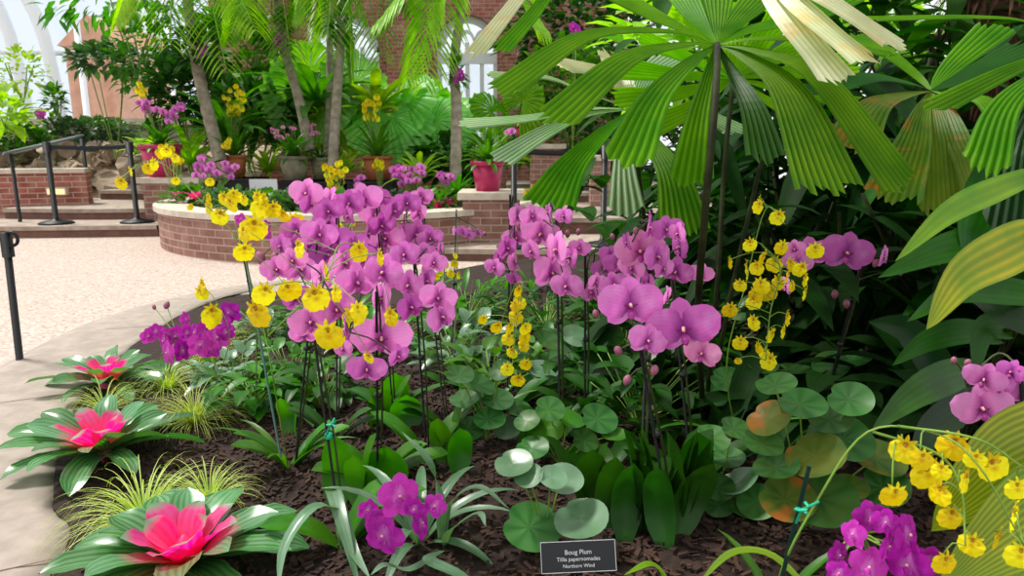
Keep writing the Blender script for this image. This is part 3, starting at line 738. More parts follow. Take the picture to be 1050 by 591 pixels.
bush('thin tree foliage hanging at the top left corner', B(130, 5, 11.), (1.5, .8, .45), 210, .24, .05, 'bush', 'tree', 'overhanging_tree', up=-.4, z0=2.2)
bush('dense dark shrub behind the red pot', B(190, 95, 10.6), (.6, .5, .8), 600, .22, .06, 'bushD', 'shrub', z0=.5)
bush('bushy green plant between the palm and the brick pilaster', B(245, 60, 11.5), (.75, .6, .9), 520, .28, .08, 'bush', 'shrub', z0=.5)
bush('dark undergrowth filling the planter behind the yellow orchids', B(262, 118, 10.6), (.85, .5, .5), 600, .3, .05, 'bushD', 'shrub', z0=.4)
bush('mass of green leaves below the first arched window', B(330, 130, 11.), (1.0, .5, .5), 460, .3, .06, 'bushL', 'shrub', z0=0.)
bush('mid green foliage behind the middle palm trunk', B(430, 130, 11.2), (1.1, .5, .55), 500, .3, .06, 'bushL', 'shrub', z0=0.)
bush('dark broad foliage under the second arched window', B(455, 165, 10.3), (.55, .4, .35), 330, .26, .07, 'bushD', 'shrub', z0=.4)
bush('leafy green plant behind the far magenta pots', B(560, 140, 11.6), (1.0, .6, .6), 520, .26, .06, 'bush', 'shrub', z0=0.)
bush('dense dark tree crown above the second arched window', B(600, 30, 12.), (1.6, .8, .9), 1300, .2, .06, 'bushD', 'tree', 'leafy_tree', z0=.4)
bush('tall dark green shrub left of the palm stems', B(590, 90, 10.8), (.9, .6, .8), 800, .2, .06, 'bush', 'shrub', z0=.5)
bush('dark hedge behind the upper far step', B(690, 150, 10.5), (1.6, .7, .9), 1300, .2, .06, 'bushD', 'hedge', 'dark_hedge', z0=.4)
# potted rosettes in the row behind the planter
def potplant(key, label, n, L, w, mt, **k):
    return rosette(label, POT[key] - ZU * .03, n, L, w, mt, name='potted_plant', **k)
potplant('red', 'green foliage growing out of the red pot', 40, .42, .03, 'bush', el=(.1, 1.4))
potplant('clay', 'bronze tinted leafy plant in the weathered clay pot', 40, .36, .022, 'bush', el=(.1, 1.4))
potplant('terra1', 'strappy orchid leaves in the left terracotta pot', 26, .62, .028, 'bush', el=(.3, 1.4), droop=.4)
potplant('terra2', 'orchid leaves in the middle terracotta pot', 30, .55, .028, 'bush', el=(.3, 1.4), droop=.4)
potplant('clay2', 'small tuft in the small grey pot', 18, .25, .02, 'bushD', el=(.3, 1.3))
potplant('mag', 'bushy green plant in the near magenta pot', 46, .34, .024, 'bush', el=(.1, 1.4))
potplant('mag2', 'trailing plant in the far magenta pot', 24, .3, .022, 'bushL', el=(.1, 1.3))
for (px, py, d, n, L, w, mt, lab) in (
    (275, 178, 9.7, 34, .5, .03, 'bushL', 'lime strappy plant between the terracotta and clay pots'),
    (355, 178, 9.6, 26, .45, .03, 'bushL', 'lime leafed plant between the two clay coloured pots'),
    (430, 185, 8.9, 26, .5, .035, 'bushL', 'bright leafed plant beside the purple orchids in the planter'),
    (470, 200, 8.4, 24, .38, .03, 'bush', 'green strappy plant at the right end of the planter'),
    (195, 170, 9.9, 30, .75, .045, 'bushL', 'arching light green plant just right of the red pot'),
    (232, 140, 10., 34, .95, .06, 'bush', 'large arching green plant behind the yellow orchids'),
    (325, 110, 10.4, 24, 1.1, .08, 'bush', 'tall arching broad leaf plant left of the middle trunk'),
    (385, 120, 10.4, 26, .9, .08, 'bushL', 'bright arching plant above the middle terracotta pot'),
    (20, 128, 11.6, 20, .4, .05, 'bushL', 'small bright plant on the rockery at far left'),
    (300, 158, 9.3, 26, .4, .024, 'bush', 'spiky green tuft rising over the grey pots'),
    (500, 160, 9.2, 26, .5, .04, 'bush', 'leafy arching plant behind the near magenta pot'),
    (548, 170, 10.9, 20, .5, .04, 'bushL', 'arching lime plant over the hidden magenta pot'),
    (150, 158, 9.9, 16, .4, .05, 'bushL', 'lime rosette spilling over the left of the red pot')):
    rosette(lab, B(px, py, d), n, L, w, mt, group=None)
# pale fan plants near the facade
def fans(label, base, hubs, mt, rad_, group=None):
    lv = []
    for px, py, d, ox, oz in hubs:
        h = V(px, py, d); lv.append((h, Vector((ox, -.35, oz)), Vector((-ox * .3, -.75, .65))))
    return fanplant(label, base, lv, mt, rad=rad_)
fans('pale green fan palm below the first arched window', B(315, 170, 10.6), ((262, 100, 10.6, -.8, .3), (318, 75, 10.8, 0, 1), (340, 108, 10.5, .6, .2), (305, 95, 10.5, -.5, .8)), 'palefan', .6)
fans('large fan palm with drooping blades behind the middle pot', B(385, 170, 10.3), ((365, 85, 10.6, -.6, .8), (415, 105, 10.4, .8, .4), (445, 125, 10.3, .9, -.2), (400, 120, 10.2, .1, -.4)), 'palefan', .62)
fans('fan palm with big pale round leaf by the second arched window', B(440, 175, 10.8), ((435, 108, 11., .1, .8), (465, 120, 10.9, .9, .3)), 'palefan', .55)
fans('small fan palm behind the far magenta pot', B(520, 175, 9.9), ((505, 115, 10., -.6, .4), (535, 105, 10., .5, .8)), 'fan', .5)

# palms in the background
palm('palm leaning right with purple orchids tied to its trunk, near the red pot', [B(226, 165, 9.3), B(207, 90, 9.2), B(196, 30, 9.0), B(186, -60, 9.)], .07,
     [(B(120, 20, 8.6), .4), (B(175, 45, 8.2), .5), (B(232, 70, 8.4), .55), (B(262, 30, 8.4), .4), (B(150, -40, 8), .3), (B(95, -20, 9.5), .3)], L=.6, n=40, w=.024, mt='frondL')
palm('thin curved palm in front of the left brick pilaster', [B(318, 155, 9.6), B(306, 100, 9.6), B(289, 40, 9.6), B(280, -40, 9.6)], .06,
     [(B(235, 40, 9.2), .4), (B(280, 60, 9.0), .4), (B(335, 30, 9.2), .5), (B(300, 70, 8.8), .35)], L=.5, n=36, w=.022)
palm('straight grey palm before the first arched window', [B(341, 172, 9.3), B(346, 90, 9.3), B(350, 30, 9.3), B(352, -45, 9.3)], .055,
     [(B(300, 20, 9.0), .4), (B(392, 60, 8.8), .5), (B(420, 10, 9), .5), (B(335, 50, 8.6), .35), (B(360, 75, 9.6), .3)], L=.55, n=38, w=.022)
palm('slender palm in front of the second arched window', [B(467, 185, 8.8), B(468, 110, 8.8), B(466, 60, 8.8), B(478, -20, 8.8)], .06,
     [(B(385, 25, 8.6), .3), (B(418, 80, 8.5), .5), (B(436, 85, 8.3), .45), (B(560, 30, 8.8), .3), (B(545, -10, 8.6), .3), (B(410, -10, 8.6), .3)], mt='frondL', L=.6, n=34, w=.02)
palm('slim dark palm trunk left of the grey palm', [B(336, 160, 10.2), B(338, 90, 10.2), B(338, -20, 10.2)], .05, [(B(320, 40, 10.4), .3), (B(375, 20, 10.4), .3), (B(345, 60, 10.4), .2)], L=.4, n=24)
bush('tuft of epiphytes tied to the leaning palm', B(200, 55, 9.0), (.22, .2, .3), 120, .2, .04, 'bushD', 'plant', 'trunk_epiphyte', stems=0)
bush('epiphyte clump on the thin curved palm', B(290, 40, 9.5), (.15, .15, .4), 110, .16, .03, 'bush', 'plant', 'trunk_epiphyte', stems=0)
bush('epiphyte clump on the slender palm', B(468, 75, 8.7), (.1, .1, .25), 60, .12, .03, 'bush', 'plant', 'trunk_epiphyte', stems=0)
bush('epiphyte clump on the straight grey palm', B(352, 30, 9.2), (.13, .13, .3), 90, .14, .03, 'bush', 'plant', 'trunk_epiphyte', stems=0)

# distant orchids (small in the photo)
def farorchid(label, base, pts, d, size, kinds, cat='orchid', name='distant_orchid', group=None, spread=.6):
    base = Vector(base); t = thing(name, label, cat, base, group); P = [V(x, y, d + R.uniform(-.06, .06)) for x, y in pts]
    c = sum(P, Vector()) / len(P); st = MB()
    for p in P:
        flower(t, kinds, p, facing(p, spread=spread), size * R.uniform(.85, 1.15))
        st.tube(smooth([base, (base + p) / 2 + Vector((R.uniform(-.02, .02), 0, .02)), p + Vector((0, .01, 0))], 5), .004, 4)
    st.build('flower_spike', M['stem_g'], t)
def blob(cx, cy, rx, ry, n):
    out = []
    for _ in range(n):
        a = R.random() * 2 * PI; q = math.sqrt(R.random()); out.append((cx + rx * q * math.cos(a), cy + ry * q * math.sin(a)))
    return out
farorchid('purple orchids massed over the red pot', POT['red'], blob(150, 110, 12, 8, 9) + blob(170, 118, 10, 8, 8) + blob(182, 113, 8, 5, 5), 9.2, .11, PH)
farorchid('yellow spray above the purple orchids of the red pot', POT['red'], blob(146, 93, 5, 10, 9), 9.3, .08, ON)
farorchid('tall yellow orchid left of the leaning palm trunk', POT['terra1'], blob(240, 105, 11, 18, 22), 9.5, .075, ON)
farorchid('yellow orchid drooping near the left terracotta pot', POT['terra1'], blob(236, 150, 8, 8, 9), 9.2, .07, ON)
farorchid('pale salmon flowers over the grey clay pot', POT['clay'], blob(290, 136, 14, 7, 14) + blob(322, 134, 6, 7, 7), 9.5, .07, PHS)
farorchid('tall golden orchid over the middle terracotta pot', POT['terra2'], blob(381, 112, 9, 16, 18), 9.5, .085, ON)
farorchid('low yellow orchid in front of the middle pot', Vector((V(389, 180, 9.1).x, V(389, 180, 9.1).y, .405)), blob(389, 170, 9, 6, 8), 9.1, .08, ON)
farorchid('yellow orchid left of centre in the round planter', Vector((V(345, 205, 7.6).x, V(345, 205, 7.6).y, .4)), blob(343, 175, 12, 12, 14) + blob(350, 190, 14, 8, 12), 7.6, .07, ON)
farorchid('lilac orchid at the right of the planter, stem left of the bright plant', Vector((V(425, 205, 8.2).x, V(425, 205, 8.2).y, .4)), blob(412, 180, 10, 12, 14) + blob(428, 178, 8, 8, 8), 8.1, .11, PH)
farorchid('lilac orchid at the planter end by the slender palm', Vector((V(455, 205, 8.2).x, V(455, 205, 8.2).y, .4)), blob(455, 182, 9, 7, 8), 8.1, .09, PH)
farorchid('small lilac orchid behind the yellow planter orchid', Vector((V(368, 205, 8.).x, V(368, 205, 8.).y, .4)), blob(368, 187, 5, 8, 5), 8., .09, PH)
farorchid('purple orchids massed beside the leaning palm foot', Vector((V(215, 200, 8.3).x, V(215, 200, 8.3).y, .4)), blob(205, 172, 14, 10, 16) + blob(232, 175, 12, 8, 11), 8.3, .11, PH)
farorchid('bronze yellow spray hanging behind the planter at left', Vector((V(170, 195, 8.5).x + .25, 8.3, .4)), blob(170, 157, 12, 8, 10) + blob(186, 166, 10, 5, 6), 8.5, .07, ON)
farorchid('magenta orchid high above the fan palm leaves', Vector((V(588, 60, 10.).x, V(588, 60, 10.).y, .44)), blob(588, 31, 4, 5, 5), 9.8, .12, VA)
farorchid('single violet orchid behind the magenta pot', POT['mag'], blob(522, 133, 4, 5, 3), 7.5, .1, PH)
farorchid('magenta flower on the low wall at far left', V(41, 125, 11.6), blob(41, 117, 6, 3, 4), 11.6, .13, VA)
farorchid('purple orchid tied high on the leaning palm', V(205, 55, 8.9), blob(206, 50, 4, 5, 3), 8.9, .12, VA)
farorchid('purple orchid tied to the straight grey palm', V(352, 22, 9.1), blob(352, 20, 4, 5, 3), 9.1, .11, VA)
farorchid('purple orchid tied to the slender palm', V(469, 80, 8.6), blob(470, 78, 4, 5, 4), 8.6, .1, VA)
farorchid('violet orchid tied to the thin curved palm', V(283, 45, 9.4), blob(283, 40, 4, 6, 3), 9.4, .11, VA)
# bedding in the round planter
for px, py, d, n, mt, lab in ((195, 205, 8.1, 26, 'bush', 'low leafy bedding plant at the left end of the planter'), (235, 208, 7.6, 26, 'ivy', 'grey green bedding plant under the white card'), (270, 212, 7.3, 26, 'bush', 'low leafy plant in front of the white card'), (305, 213, 7.1, 26, 'ivy', 'grey green bedding plant right of the white card'), (350, 215, 6.9, 26, 'bush', 'low leafy plant at the front of the planter'), (395, 215, 7.1, 24, 'bushD', 'dark low plant near the planter front right'), (440, 208, 7.5, 24, 'bush', 'low leafy plant near the right end of the planter')):
    p = V(px, py, d); bush(lab, (p.x, p.y, .5), (.34, .25, .13), 170, .12, .035, mt, 'plant', 'bedding_plant', z0=.4)
for px, py, d, lab in ((185, 203, 8., 'small pink star bromeliad at the left of the planter'), (200, 204, 7.9, 'second small pink bromeliad in the planter, right of the first'), (449, 214, 7.4, 'small red star bromeliad near the right end of the planter'), (462, 212, 7.5, 'small red star bromeliad at the very end of the planter')):
    rosette(lab, B(px, py, d), 16, .13, .02, 'bromP', 'bromeliad', 'small_bromeliad', el=(.2, 1.2), prof='lance', droop=.3, group='small bromeliads in the planter')
# ================================================================ the orchid bed
def orchidleaves(t, base, n, L, w, mt, tilt=.9, az=None):
    for k in range(n):
        a = (k * PI + R.uniform(-.35, .35) + R.uniform(0, .4)) if az is None else az + k * PI + R.uniform(-.3, .3)
        h = Vector((math.cos(a), math.sin(a) * .7, 0)); e = tilt + R.uniform(-.25, .3); l = L * R.uniform(.75, 1.1); p = base + h * .012; pts = []
        for i in range(10):
            pts.append(p.copy()); ee = e - (.8 if tilt < 1.2 else .3) * (i / 9) ** 1.6; p = p + (h * math.cos(ee) + ZU * math.sin(ee)) * (l / 9)
        mb = MB(); blade(mb, pts, w * R.uniform(.85, 1.1), 'oblong', fold=.22, nu=6); mb.build('leaf', M[mt], t)
def phal(label, base, stake, fl, d, kinds=None, leaves=5, L=.22, w=.038, buds=(), group='pink moth orchids in the bed', dz=.16, mt='orch', tilt=.9, name='moth_orchid', tie=False, arch=True, stemr=.0032, zs=0.):
    """base: pixel on the soil; stake: (px, py) of its top at depth d; fl: (px, py, width px[, yaw[, kind]])"""
    b = S(*base); t = thing(name, label, 'orchid', b, group)
    orchidleaves(t, b, leaves, L, w, mt, tilt)
    top = V(stake[0], stake[1], d)
    mb = MB(); mb.tube([b - ZU * .03, top], .0035, 6); mb.build('stake', M['stake'], t)
    P = []
    for f in fl:
        px, py, s = f[:3]; dd = d + R.uniform(-dz, dz * .6); p = V(px, py, dd); P.append((p, s * dd / F, f))
    mids = sorted(P, key=lambda q: (q[0] - top).length)
    o = Vector((.006, .004, 0)); st = MB(); path = [b + o, b.lerp(top, .5) + o * 2, b.lerp(top, .93) + o]
    far = mids[-1][0] if mids else top
    near = mids[0][0] if mids else top
    path.append(near.lerp(top, .4) + Vector((0, .05, .02)))
    if len(mids) > 2: path.append(mids[len(mids) // 2][0] + Vector((0, .05, .01)))
    if len(mids) > 1: path.append(far + Vector((0, .04, 0)))
    SP = smooth(path, 30)
    st.tube(SP, lambda q: stemr * (1 - .45 * q), 6); st.build('flower_spike', M['stem_d'], t)
    for p, s, f in P:
        yaw = f[3] if len(f) > 3 and f[3] is not None else None
        kk = kinds or PH
        if len(f) > 4: kk = f[4]
        fv = facing(p, yaw, spread=.68)
        o = flower(t, kk, p, fv, s * R.uniform(1.0, 1.15), roll=R.uniform(-.35, .35))
        q = min(SP[8:], key=lambda a: (a - p).length); bk = p - fv.normalized() * .012
        mb = MB(); mb.tube(smooth([q, (q + bk) / 2 + Vector((0, .01, .006)), bk], 5), .0018, 5)
        o2 = mb.build('pedicel', M['stem_d'], t)
    for px, py, s in buds:
        dd = d + R.uniform(-.05, .05); p = V(px, py, dd); o = inst('bud', BUD, t, orient(p, Vector((R.uniform(-.5, .5), -1, 0)), Vector((R.uniform(-.5, .5), R.uniform(-.4, .4), -1)), s * dd / F * 1.1))
        q = min(SP[8:], key=lambda a: (a - p).length); mb = MB(); mb.tube(smooth([q, (q + p) / 2 + Vector((0, 0, .01)), p], 4), .0015, 5); mb.build('pedicel', M['stem_d'], t)
    mb = MB(); c = b.lerp(top, .55); mb.lathe(c + Vector((.002, 0, -.008)), [(.004, 0), (.009, .002), (.009, .014), (.004, .016)], 8); mb.build('clip', M['tie' if tie else 'clipped'], t)
    return t
phal('pink moth orchid at the left front of the big cluster, thick double stakes', (352, 562), (322, 345), [(319, 331, 42), (312, 343, 30), (304, 306, 32), (308, 277, 42), (284, 277, 34), (300, 268, 34), (338, 318, 36), (325, 296, 34)], 1.62, leaves=5, L=.24, w=.048, mt='orchB', tie=True)
phal('front moth orchid of the big cluster with the lowest nodding bloom', (387, 500), (386, 300), [(391, 347, 58, .1), (376, 379, 38, .1), (408, 366, 30, .9), (392, 308, 50), (345, 318, 42), (355, 338, 38), (352, 358, 28, -.8), (366, 290, 44), (393, 280, 42), (330, 284, 36)], 1.5, leaves=5, L=.22, w=.045, mt='orchB')
phal('moth orchid at the right of the big cluster with two low blooms', (438, 476), (424, 262), [(449, 306, 40), (453, 326, 40), (421, 316, 34), (419, 293, 38), (437, 289, 36), (445, 270, 28), (434, 263, 32), (415, 262, 34), (451, 255, 20)], 1.85, leaves=5, L=.22, w=.042, mt='orchB')
phal('moth orchid with the topmost bloom at the upper right of the big cluster', (458, 440), (431, 205), [(432, 203, 24), (417, 209, 28), (429, 219, 26), (414, 229, 30), (427, 241, 34), (441, 245, 28), (412, 243, 32), (404, 256, 32)], 2.35, leaves=4)
phal('moth orchid at the top centre of the big cluster', (404, 432), (386, 212), [(391, 204, 26), (373, 205, 36), (386, 220, 36), (404, 217, 30), (391, 232, 32), (377, 240, 28), (395, 245, 34), (382, 257, 32)], 2.25, leaves=4)
phal('moth orchid at the upper left of the big cluster', (345, 452), (345, 205), [(314, 199, 34), (320, 209, 32), (338, 206, 32), (337, 217, 32), (358, 209, 32), (334, 228, 30), (357, 222, 26)], 2.2, leaves=4)
phal('moth orchid at the left shoulder of the big cluster above the yellow blooms', (301, 480), (326, 240), [(304, 237, 30), (327, 241, 40), (343, 246, 36), (319, 258, 42), (337, 262, 38), (288, 253, 32), (354, 270, 38), (371, 267, 36), (363, 252, 34), (302, 254, 32)], 1.95, leaves=5, buds=((267, 265, 14), (282, 264, 10)), mt='orchB')
phal('small magenta orchid on a leaning stake left of the big cluster', (262, 330), (245, 238), [(247, 225, 12), (250, 233, 14), (272, 232, 12), (274, 240, 11)], 2.9, leaves=3, kinds=VA, L=.16, group='small far orchids')
phal('small far orchid with pale pink blooms right of the planter', (462, 400), (468, 215), [(468, 237, 14), (480, 240, 15), (490, 239, 10), (474, 238, 13)], 3.3, leaves=3, L=.16, group='small far orchids', buds=((497, 240, 5),))
phal('moth orchid at the left of the centre cluster with sideways blooms', (520, 425), (523, 200), [(531, 222, 28, .9), (520, 255, 28), (527, 270, 28), (507, 275, 24), (529, 244, 28), (527, 287, 20), (511, 264, 22)], 2.15, leaves=4, buds=((533, 232, 10),))
phal('centre moth orchid with the broadest mass of pink blooms', (575, 452), (570, 215), [(555, 240, 46), (571, 257, 46), (565, 281, 44), (585, 264, 32), (546, 222, 26), (562, 218, 22), (578, 222, 22), (594, 255, 24), (581, 294, 38), (545, 258, 30)], 1.95, leaves=4, buds=((593, 238, 7), (582, 240, 8)))
phal('moth orchid between the centre and right clusters with striped blooms', (600, 440), (600, 262), [(607, 300, 32), (619, 276, 28), (634, 271, 32), (611, 290, 24), (625, 262, 24)], 2.0, leaves=4, buds=((601, 258, 9), (628, 243, 7), (614, 307, 8)))
phal('right cluster moth orchid with a salmon pink bloom', (655, 548), (668, 215), [(665, 234, 42), (684, 236, 34), (656, 258, 50, .1, PHS), (674, 264, 36), (643, 249, 24), (695, 240, 26), (648, 275, 30)], 1.62, leaves=6, L=.27, w=.042, tilt=1.4, mt='orch', buds=((652, 237, 8),))
phal('nearest right cluster orchid with the two largest round blooms', (690, 545), (655, 350), [(646, 313, 68, .15), (701, 337, 68, -.1), (664, 350, 40, .3), (720, 363, 36, -.5, PHS), (684, 304, 26, 1.2)], 1.42, dz=.04, leaves=6, L=.27, w=.046, tilt=1.4, buds=((634, 360, 11), (643, 390, 11), (671, 380, 11), (611, 322, 9)))
phal('moth orchid behind the right cluster with blooms beside the palm stems', (712, 500), (688, 280), [(697, 254, 34), (693, 279, 38), (719, 281, 26), (680, 276, 26), (661, 290, 30), (630, 292, 28)], 1.75, leaves=4, L=.24, w=.045)
phal('lilac moth orchid in the shade behind the yellow spray', (838, 440), (882, 275), [(868, 260, 52, .1), (832, 261, 40), (818, 270, 30), (806, 293, 26), (906, 264, 28, 1.1), (815, 256, 24)], 1.95, leaves=4, L=.22, mt='orch', buds=((856, 302, 9), (868, 312, 9), (923, 280, 7), (898, 270, 9)), dz=.07)
phal('lilac moth orchid cut by the right edge of the picture', (1062, 560), (1046, 380), [(1009, 389, 38), (1007, 419, 58, .1), (1037, 382, 30), (1043, 438, 44), (1053, 405, 40), (1024, 397, 26)], 1.3, leaves=3, dz=.05, buds=((978, 370, 8), (992, 372, 8)))

# dendrobium type magenta clusters
def cluster(label, base, fl, d, kinds, stems_at=None, leaves=5, L=.18, w=.016, mt='silver', buds=(), group='magenta orchids with flat round blooms', name='dendrobium_orchid', onsoil=True, dz=.05):
    b = S(*base) if onsoil else V(*base); t = thing(name, label, 'orchid', b, group)
    for k in range(leaves):
        a = k * 2.4 + R.uniform(-.3, .3); h = Vector((math.cos(a), math.sin(a), 0)); p = b + h * .01; pts = []; e = R.uniform(.5, 1.1); l = L * R.uniform(.8, 1.1)
        for i in range(10):
            pts.append(p.copy()); ee = e - 1.3 * (i / 9) ** 1.2; p = p + (h * math.cos(ee) + ZU * math.sin(ee)) * (l / 9)
        mb = MB(); blade(mb, pts, w, 'lance', fold=.35, nu=4); mb.build('leaf', M[mt], t)
    P = [(V(x, y, d + R.uniform(-dz, dz)), s) for x, y, s in [f[:3] for f in fl]]
    c = sum((p for p, _ in P), Vector()) / len(P) + Vector((0, .05, -.01))
    mb = MB(); mb.tube(smooth([b - ZU * .01, b.lerp(c, .6) + Vector((.01, .02, .02)), c], 12), .004, 6); mb.build('flower_spike', M['stem_g'], t)
    for p, s in P:
        fv = facing(p, spread=.45); flower(t, kinds, p, fv, s * d / F * R.uniform(1., 1.12), roll=R.uniform(-.5, .5))
        mb = MB(); mb.tube(smooth([c, (c + p) / 2 + Vector((0, .01, 0)), p - fv.normalized() * .01], 4), .0018, 5); mb.build('pedicel', M['stem_g'], t)
    for x, y, s in buds:
        p = V(x, y, d); inst('bud', BUD, t, orient(p, Vector((0, -1, .2)), Vector((R.uniform(-1, 1), 0, 1)), s * d / F))
        mb = MB(); mb.tube([c, p], .0015, 5); mb.build('pedicel', M['stem_g'], t)
cluster('magenta orchid cluster in the left of the bed above the grass tufts', (215, 392), [(235, 321, 24), (228, 332, 24), (211, 344, 28), (223, 346, 26), (205, 354, 24), (217, 358, 20), (232, 341, 20), (194, 352, 22), (200, 341, 20)], 2.6, VA, buds=())
cluster('magenta orchid at the far left of the bed with dark buds beside it', (170, 388), [(160, 340, 16), (168, 350, 22), (180, 345, 24), (190, 328, 18), (172, 362, 24), (187, 360, 22), (192, 342, 18), (152, 345, 16)], 2.65, VA, buds=((171, 313, 9), (158, 315, 6)))
cluster('single low magenta orchid blooming just above the mulch at the front', (430, 560), [(409, 509, 44), (393, 549, 46), (432, 537, 34), (377, 523, 22), (446, 519, 24), (388, 534, 26), (425, 522, 24)], 1.45, VA, leaves=9, L=.27, w=.016, dz=.03)
cluster('magenta orchid mass at the bottom right corner near the yellow spray', (900, 640), [(893, 531, 36), (875, 548, 30), (860, 570, 30), (931, 549, 42), (931, 579, 48), (890, 582, 42), (910, 560, 34), (952, 575, 34), (860, 588, 28), (908, 536, 30)], .98, VA, leaves=3, L=.18, onsoil=True, dz=.03)

# oncidium sprays
def oncid(label, base, paths, fl, d, size=None, leaves=6, L=.28, w=.012, d0=None, group='yellow dancing lady orchids', buds=(), dz=.08, gstake=None, leafmt='bush', stemr=.002, onsoil=True, spread=.75):
    b = S(*base) if onsoil else V(*base); t = thing('dancing_lady_orchid', label, 'orchid', b, group)
    for k in range(leaves):
        a = k * 2.4 + R.uniform(-.3, .3); h = Vector((math.cos(a), math.sin(a), 0)); p = b.copy(); pts = []; e = R.uniform(.8, 1.3); l = L * R.uniform(.7, 1.1)
        for i in range(9):
            pts.append(p.copy()); ee = e - 1.1 * (i / 8) ** 1.3; p = p + (h * math.cos(ee) + ZU * math.sin(ee)) * (l / 8)
        mb = MB(); blade(mb, pts, w, 'lance', fold=.35, nu=4); mb.build('leaf', M[leafmt], t)
    allp = []
    for k, path in enumerate(paths):
        pts = [V(x, y, dd) for x, y, dd in path]
        if k == 0 or path[0][2] is None: pts = [b] + pts
        SP = smooth(pts, 34); allp += SP[6:] if k == 0 else SP
        mb = MB(); mb.tube(SP, lambda q: stemr * (1 - .5 * q), 6); mb.build('flower_spike', M['stem_g'], t)
    for f in fl:
        px, py, s = f[:3]; dd = d + R.uniform(-dz, dz)
        if len(f) > 3: dd = f[3]
        p = V(px, py, dd); fv = facing(p, spread=spread)
        sz = s * dd / F * R.uniform(.82, 1.0); p0 = p - ZU * sz * .1
        flower(t, ON, p0, fv, sz, roll=R.uniform(-.45, .45))
        q = min(allp, key=lambda a: (a - p).length); pc = p0 + ZU * sz * .28 + Vector((0, .004, 0))
        mb = MB(); mb.tube(smooth([q, (q + pc) / 2 + Vector((0, .004, .008)), pc], 4), .0011, 4); mb.build('pedicel', M['stem_g'], t)
    for px, py, s in buds:
        p = V(px, py, d); inst('bud', BUDG, t, orient(p, Vector((0, -1, .2)), Vector((R.uniform(-1, 1), 0, 1)), s * d / F))
    if gstake:
        (x0, y0, dd0), (x1, y1, dd1) = gstake; mb = MB(); mb.tube([V(x0, y0, dd0), V(x1, y1, dd1)], .003, 6); mb.build('stake', M['gstake'], t)
    return t
oncid('yellow dancing lady orchid arching from the left front of the pink cluster', (296, 484), [[(282, 400, 1.7), (270, 335, 1.65), (252, 270, 1.6), (240, 225, 1.6)], [(275, 345, 1.66), (330, 290, 1.4), (350, 250, 1.5), (385, 262, 1.5)]],
      [(265, 320, 32), (270, 300, 24), (297, 296, 28), (324, 304, 34), (335, 278, 24), (307, 254, 24), (338, 342, 32), (363, 322, 30), (401, 324, 24), (378, 366, 16), (368, 257, 22), (390, 263, 20), (260, 232, 28), (250, 257, 22), (250, 238, 22), (368, 318, 20), (345, 300, 20)], 1.38, gstake=((288, 470, 1.75), (246, 232, 1.68)), leaves=6)
oncid('yellow dancing lady orchid leaning out to the left over the planter wall', (262, 420), [[(262, 330, 2.1), (245, 250, 2.0), (205, 205, 2.0), (160, 165, 2.05), (120, 185, 2.1)], [(240, 245, 2.), (275, 210, 2.), (300, 225, 2.)]],
      [(237, 208, 20), (240, 200, 18), (250, 204, 16), (267, 212, 24), (265, 202, 18), (225, 221, 20), (214, 211, 18), (214, 203, 14), (230, 203, 16), (280, 214, 18), (303, 226, 22), (290, 220, 14), (124, 187, 16), (134, 175, 11), (152, 172, 14), (158, 168, 14), (170, 155, 12), (180, 185, 10), (166, 158, 10), (180, 162, 10), (195, 212, 8), (215, 186, 10), (270, 204, 16)], 2.0, dz=.06, leaves=5)
oncid('yellow orchid pair low over the left paving edge', (220, 398), [[(235, 350, 2.4), (225, 315, 2.3), (208, 292, 2.3)]], [(207, 292, 22), (207, 300, 16), (217, 322, 24), (216, 330, 16)], 2.3, leaves=5, dz=.03)
oncid('narrow hanging yellow spray in the middle of the bed', (500, 440), [[(508, 360, 2.2), (525, 300, 2.0), (536, 292, 1.95), (530, 330, 1.95), (525, 380, 1.95)]],
      [(531, 298, 14), (533, 310, 15), (529, 324, 17), (539, 336, 17), (523, 335, 13), (521, 347, 15), (537, 353, 16), (525, 361, 15), (539, 373, 15), (520, 378, 15), (531, 389, 16), (509, 335, 14), (495, 327, 12), (529, 313, 13), (538, 345, 13)], 1.95, dz=.03, leaves=6)
oncid('full yellow spray hanging in front of the palm stems', (760, 470), [[(745, 380, 1.8), (765, 290, 1.7), (785, 215, 1.65), (805, 230, 1.6)], [(780, 250, 1.65), (800, 275, 1.6), (790, 320, 1.6), (785, 370, 1.6)], [(800, 275, 1.6), (822, 270, 1.6), (835, 258, 1.6)]],
      [(777, 211, 18), (797, 222, 20), (778, 204, 12), (769, 250, 18), (801, 253, 16), (749, 269, 16), (836, 256, 18), (781, 264, 20), (765, 276, 22), (776, 274, 18), (794, 270, 18), (807, 282, 20), (820, 275, 18), (826, 286, 18), (812, 271, 18), (825, 300, 18), (781, 292, 22), (788, 299, 20), (775, 302, 18), (759, 292, 15), (773, 309, 18), (748, 317, 17), (773, 330, 19), (808, 326, 19), (803, 339, 18), (790, 343, 18), (759, 351, 16), (778, 356, 15), (788, 370, 20), (784, 362, 14), (757, 370, 9), (798, 289, 16), (812, 293, 15)], 1.6, dz=.06, leaves=6, L=.35, w=.014)
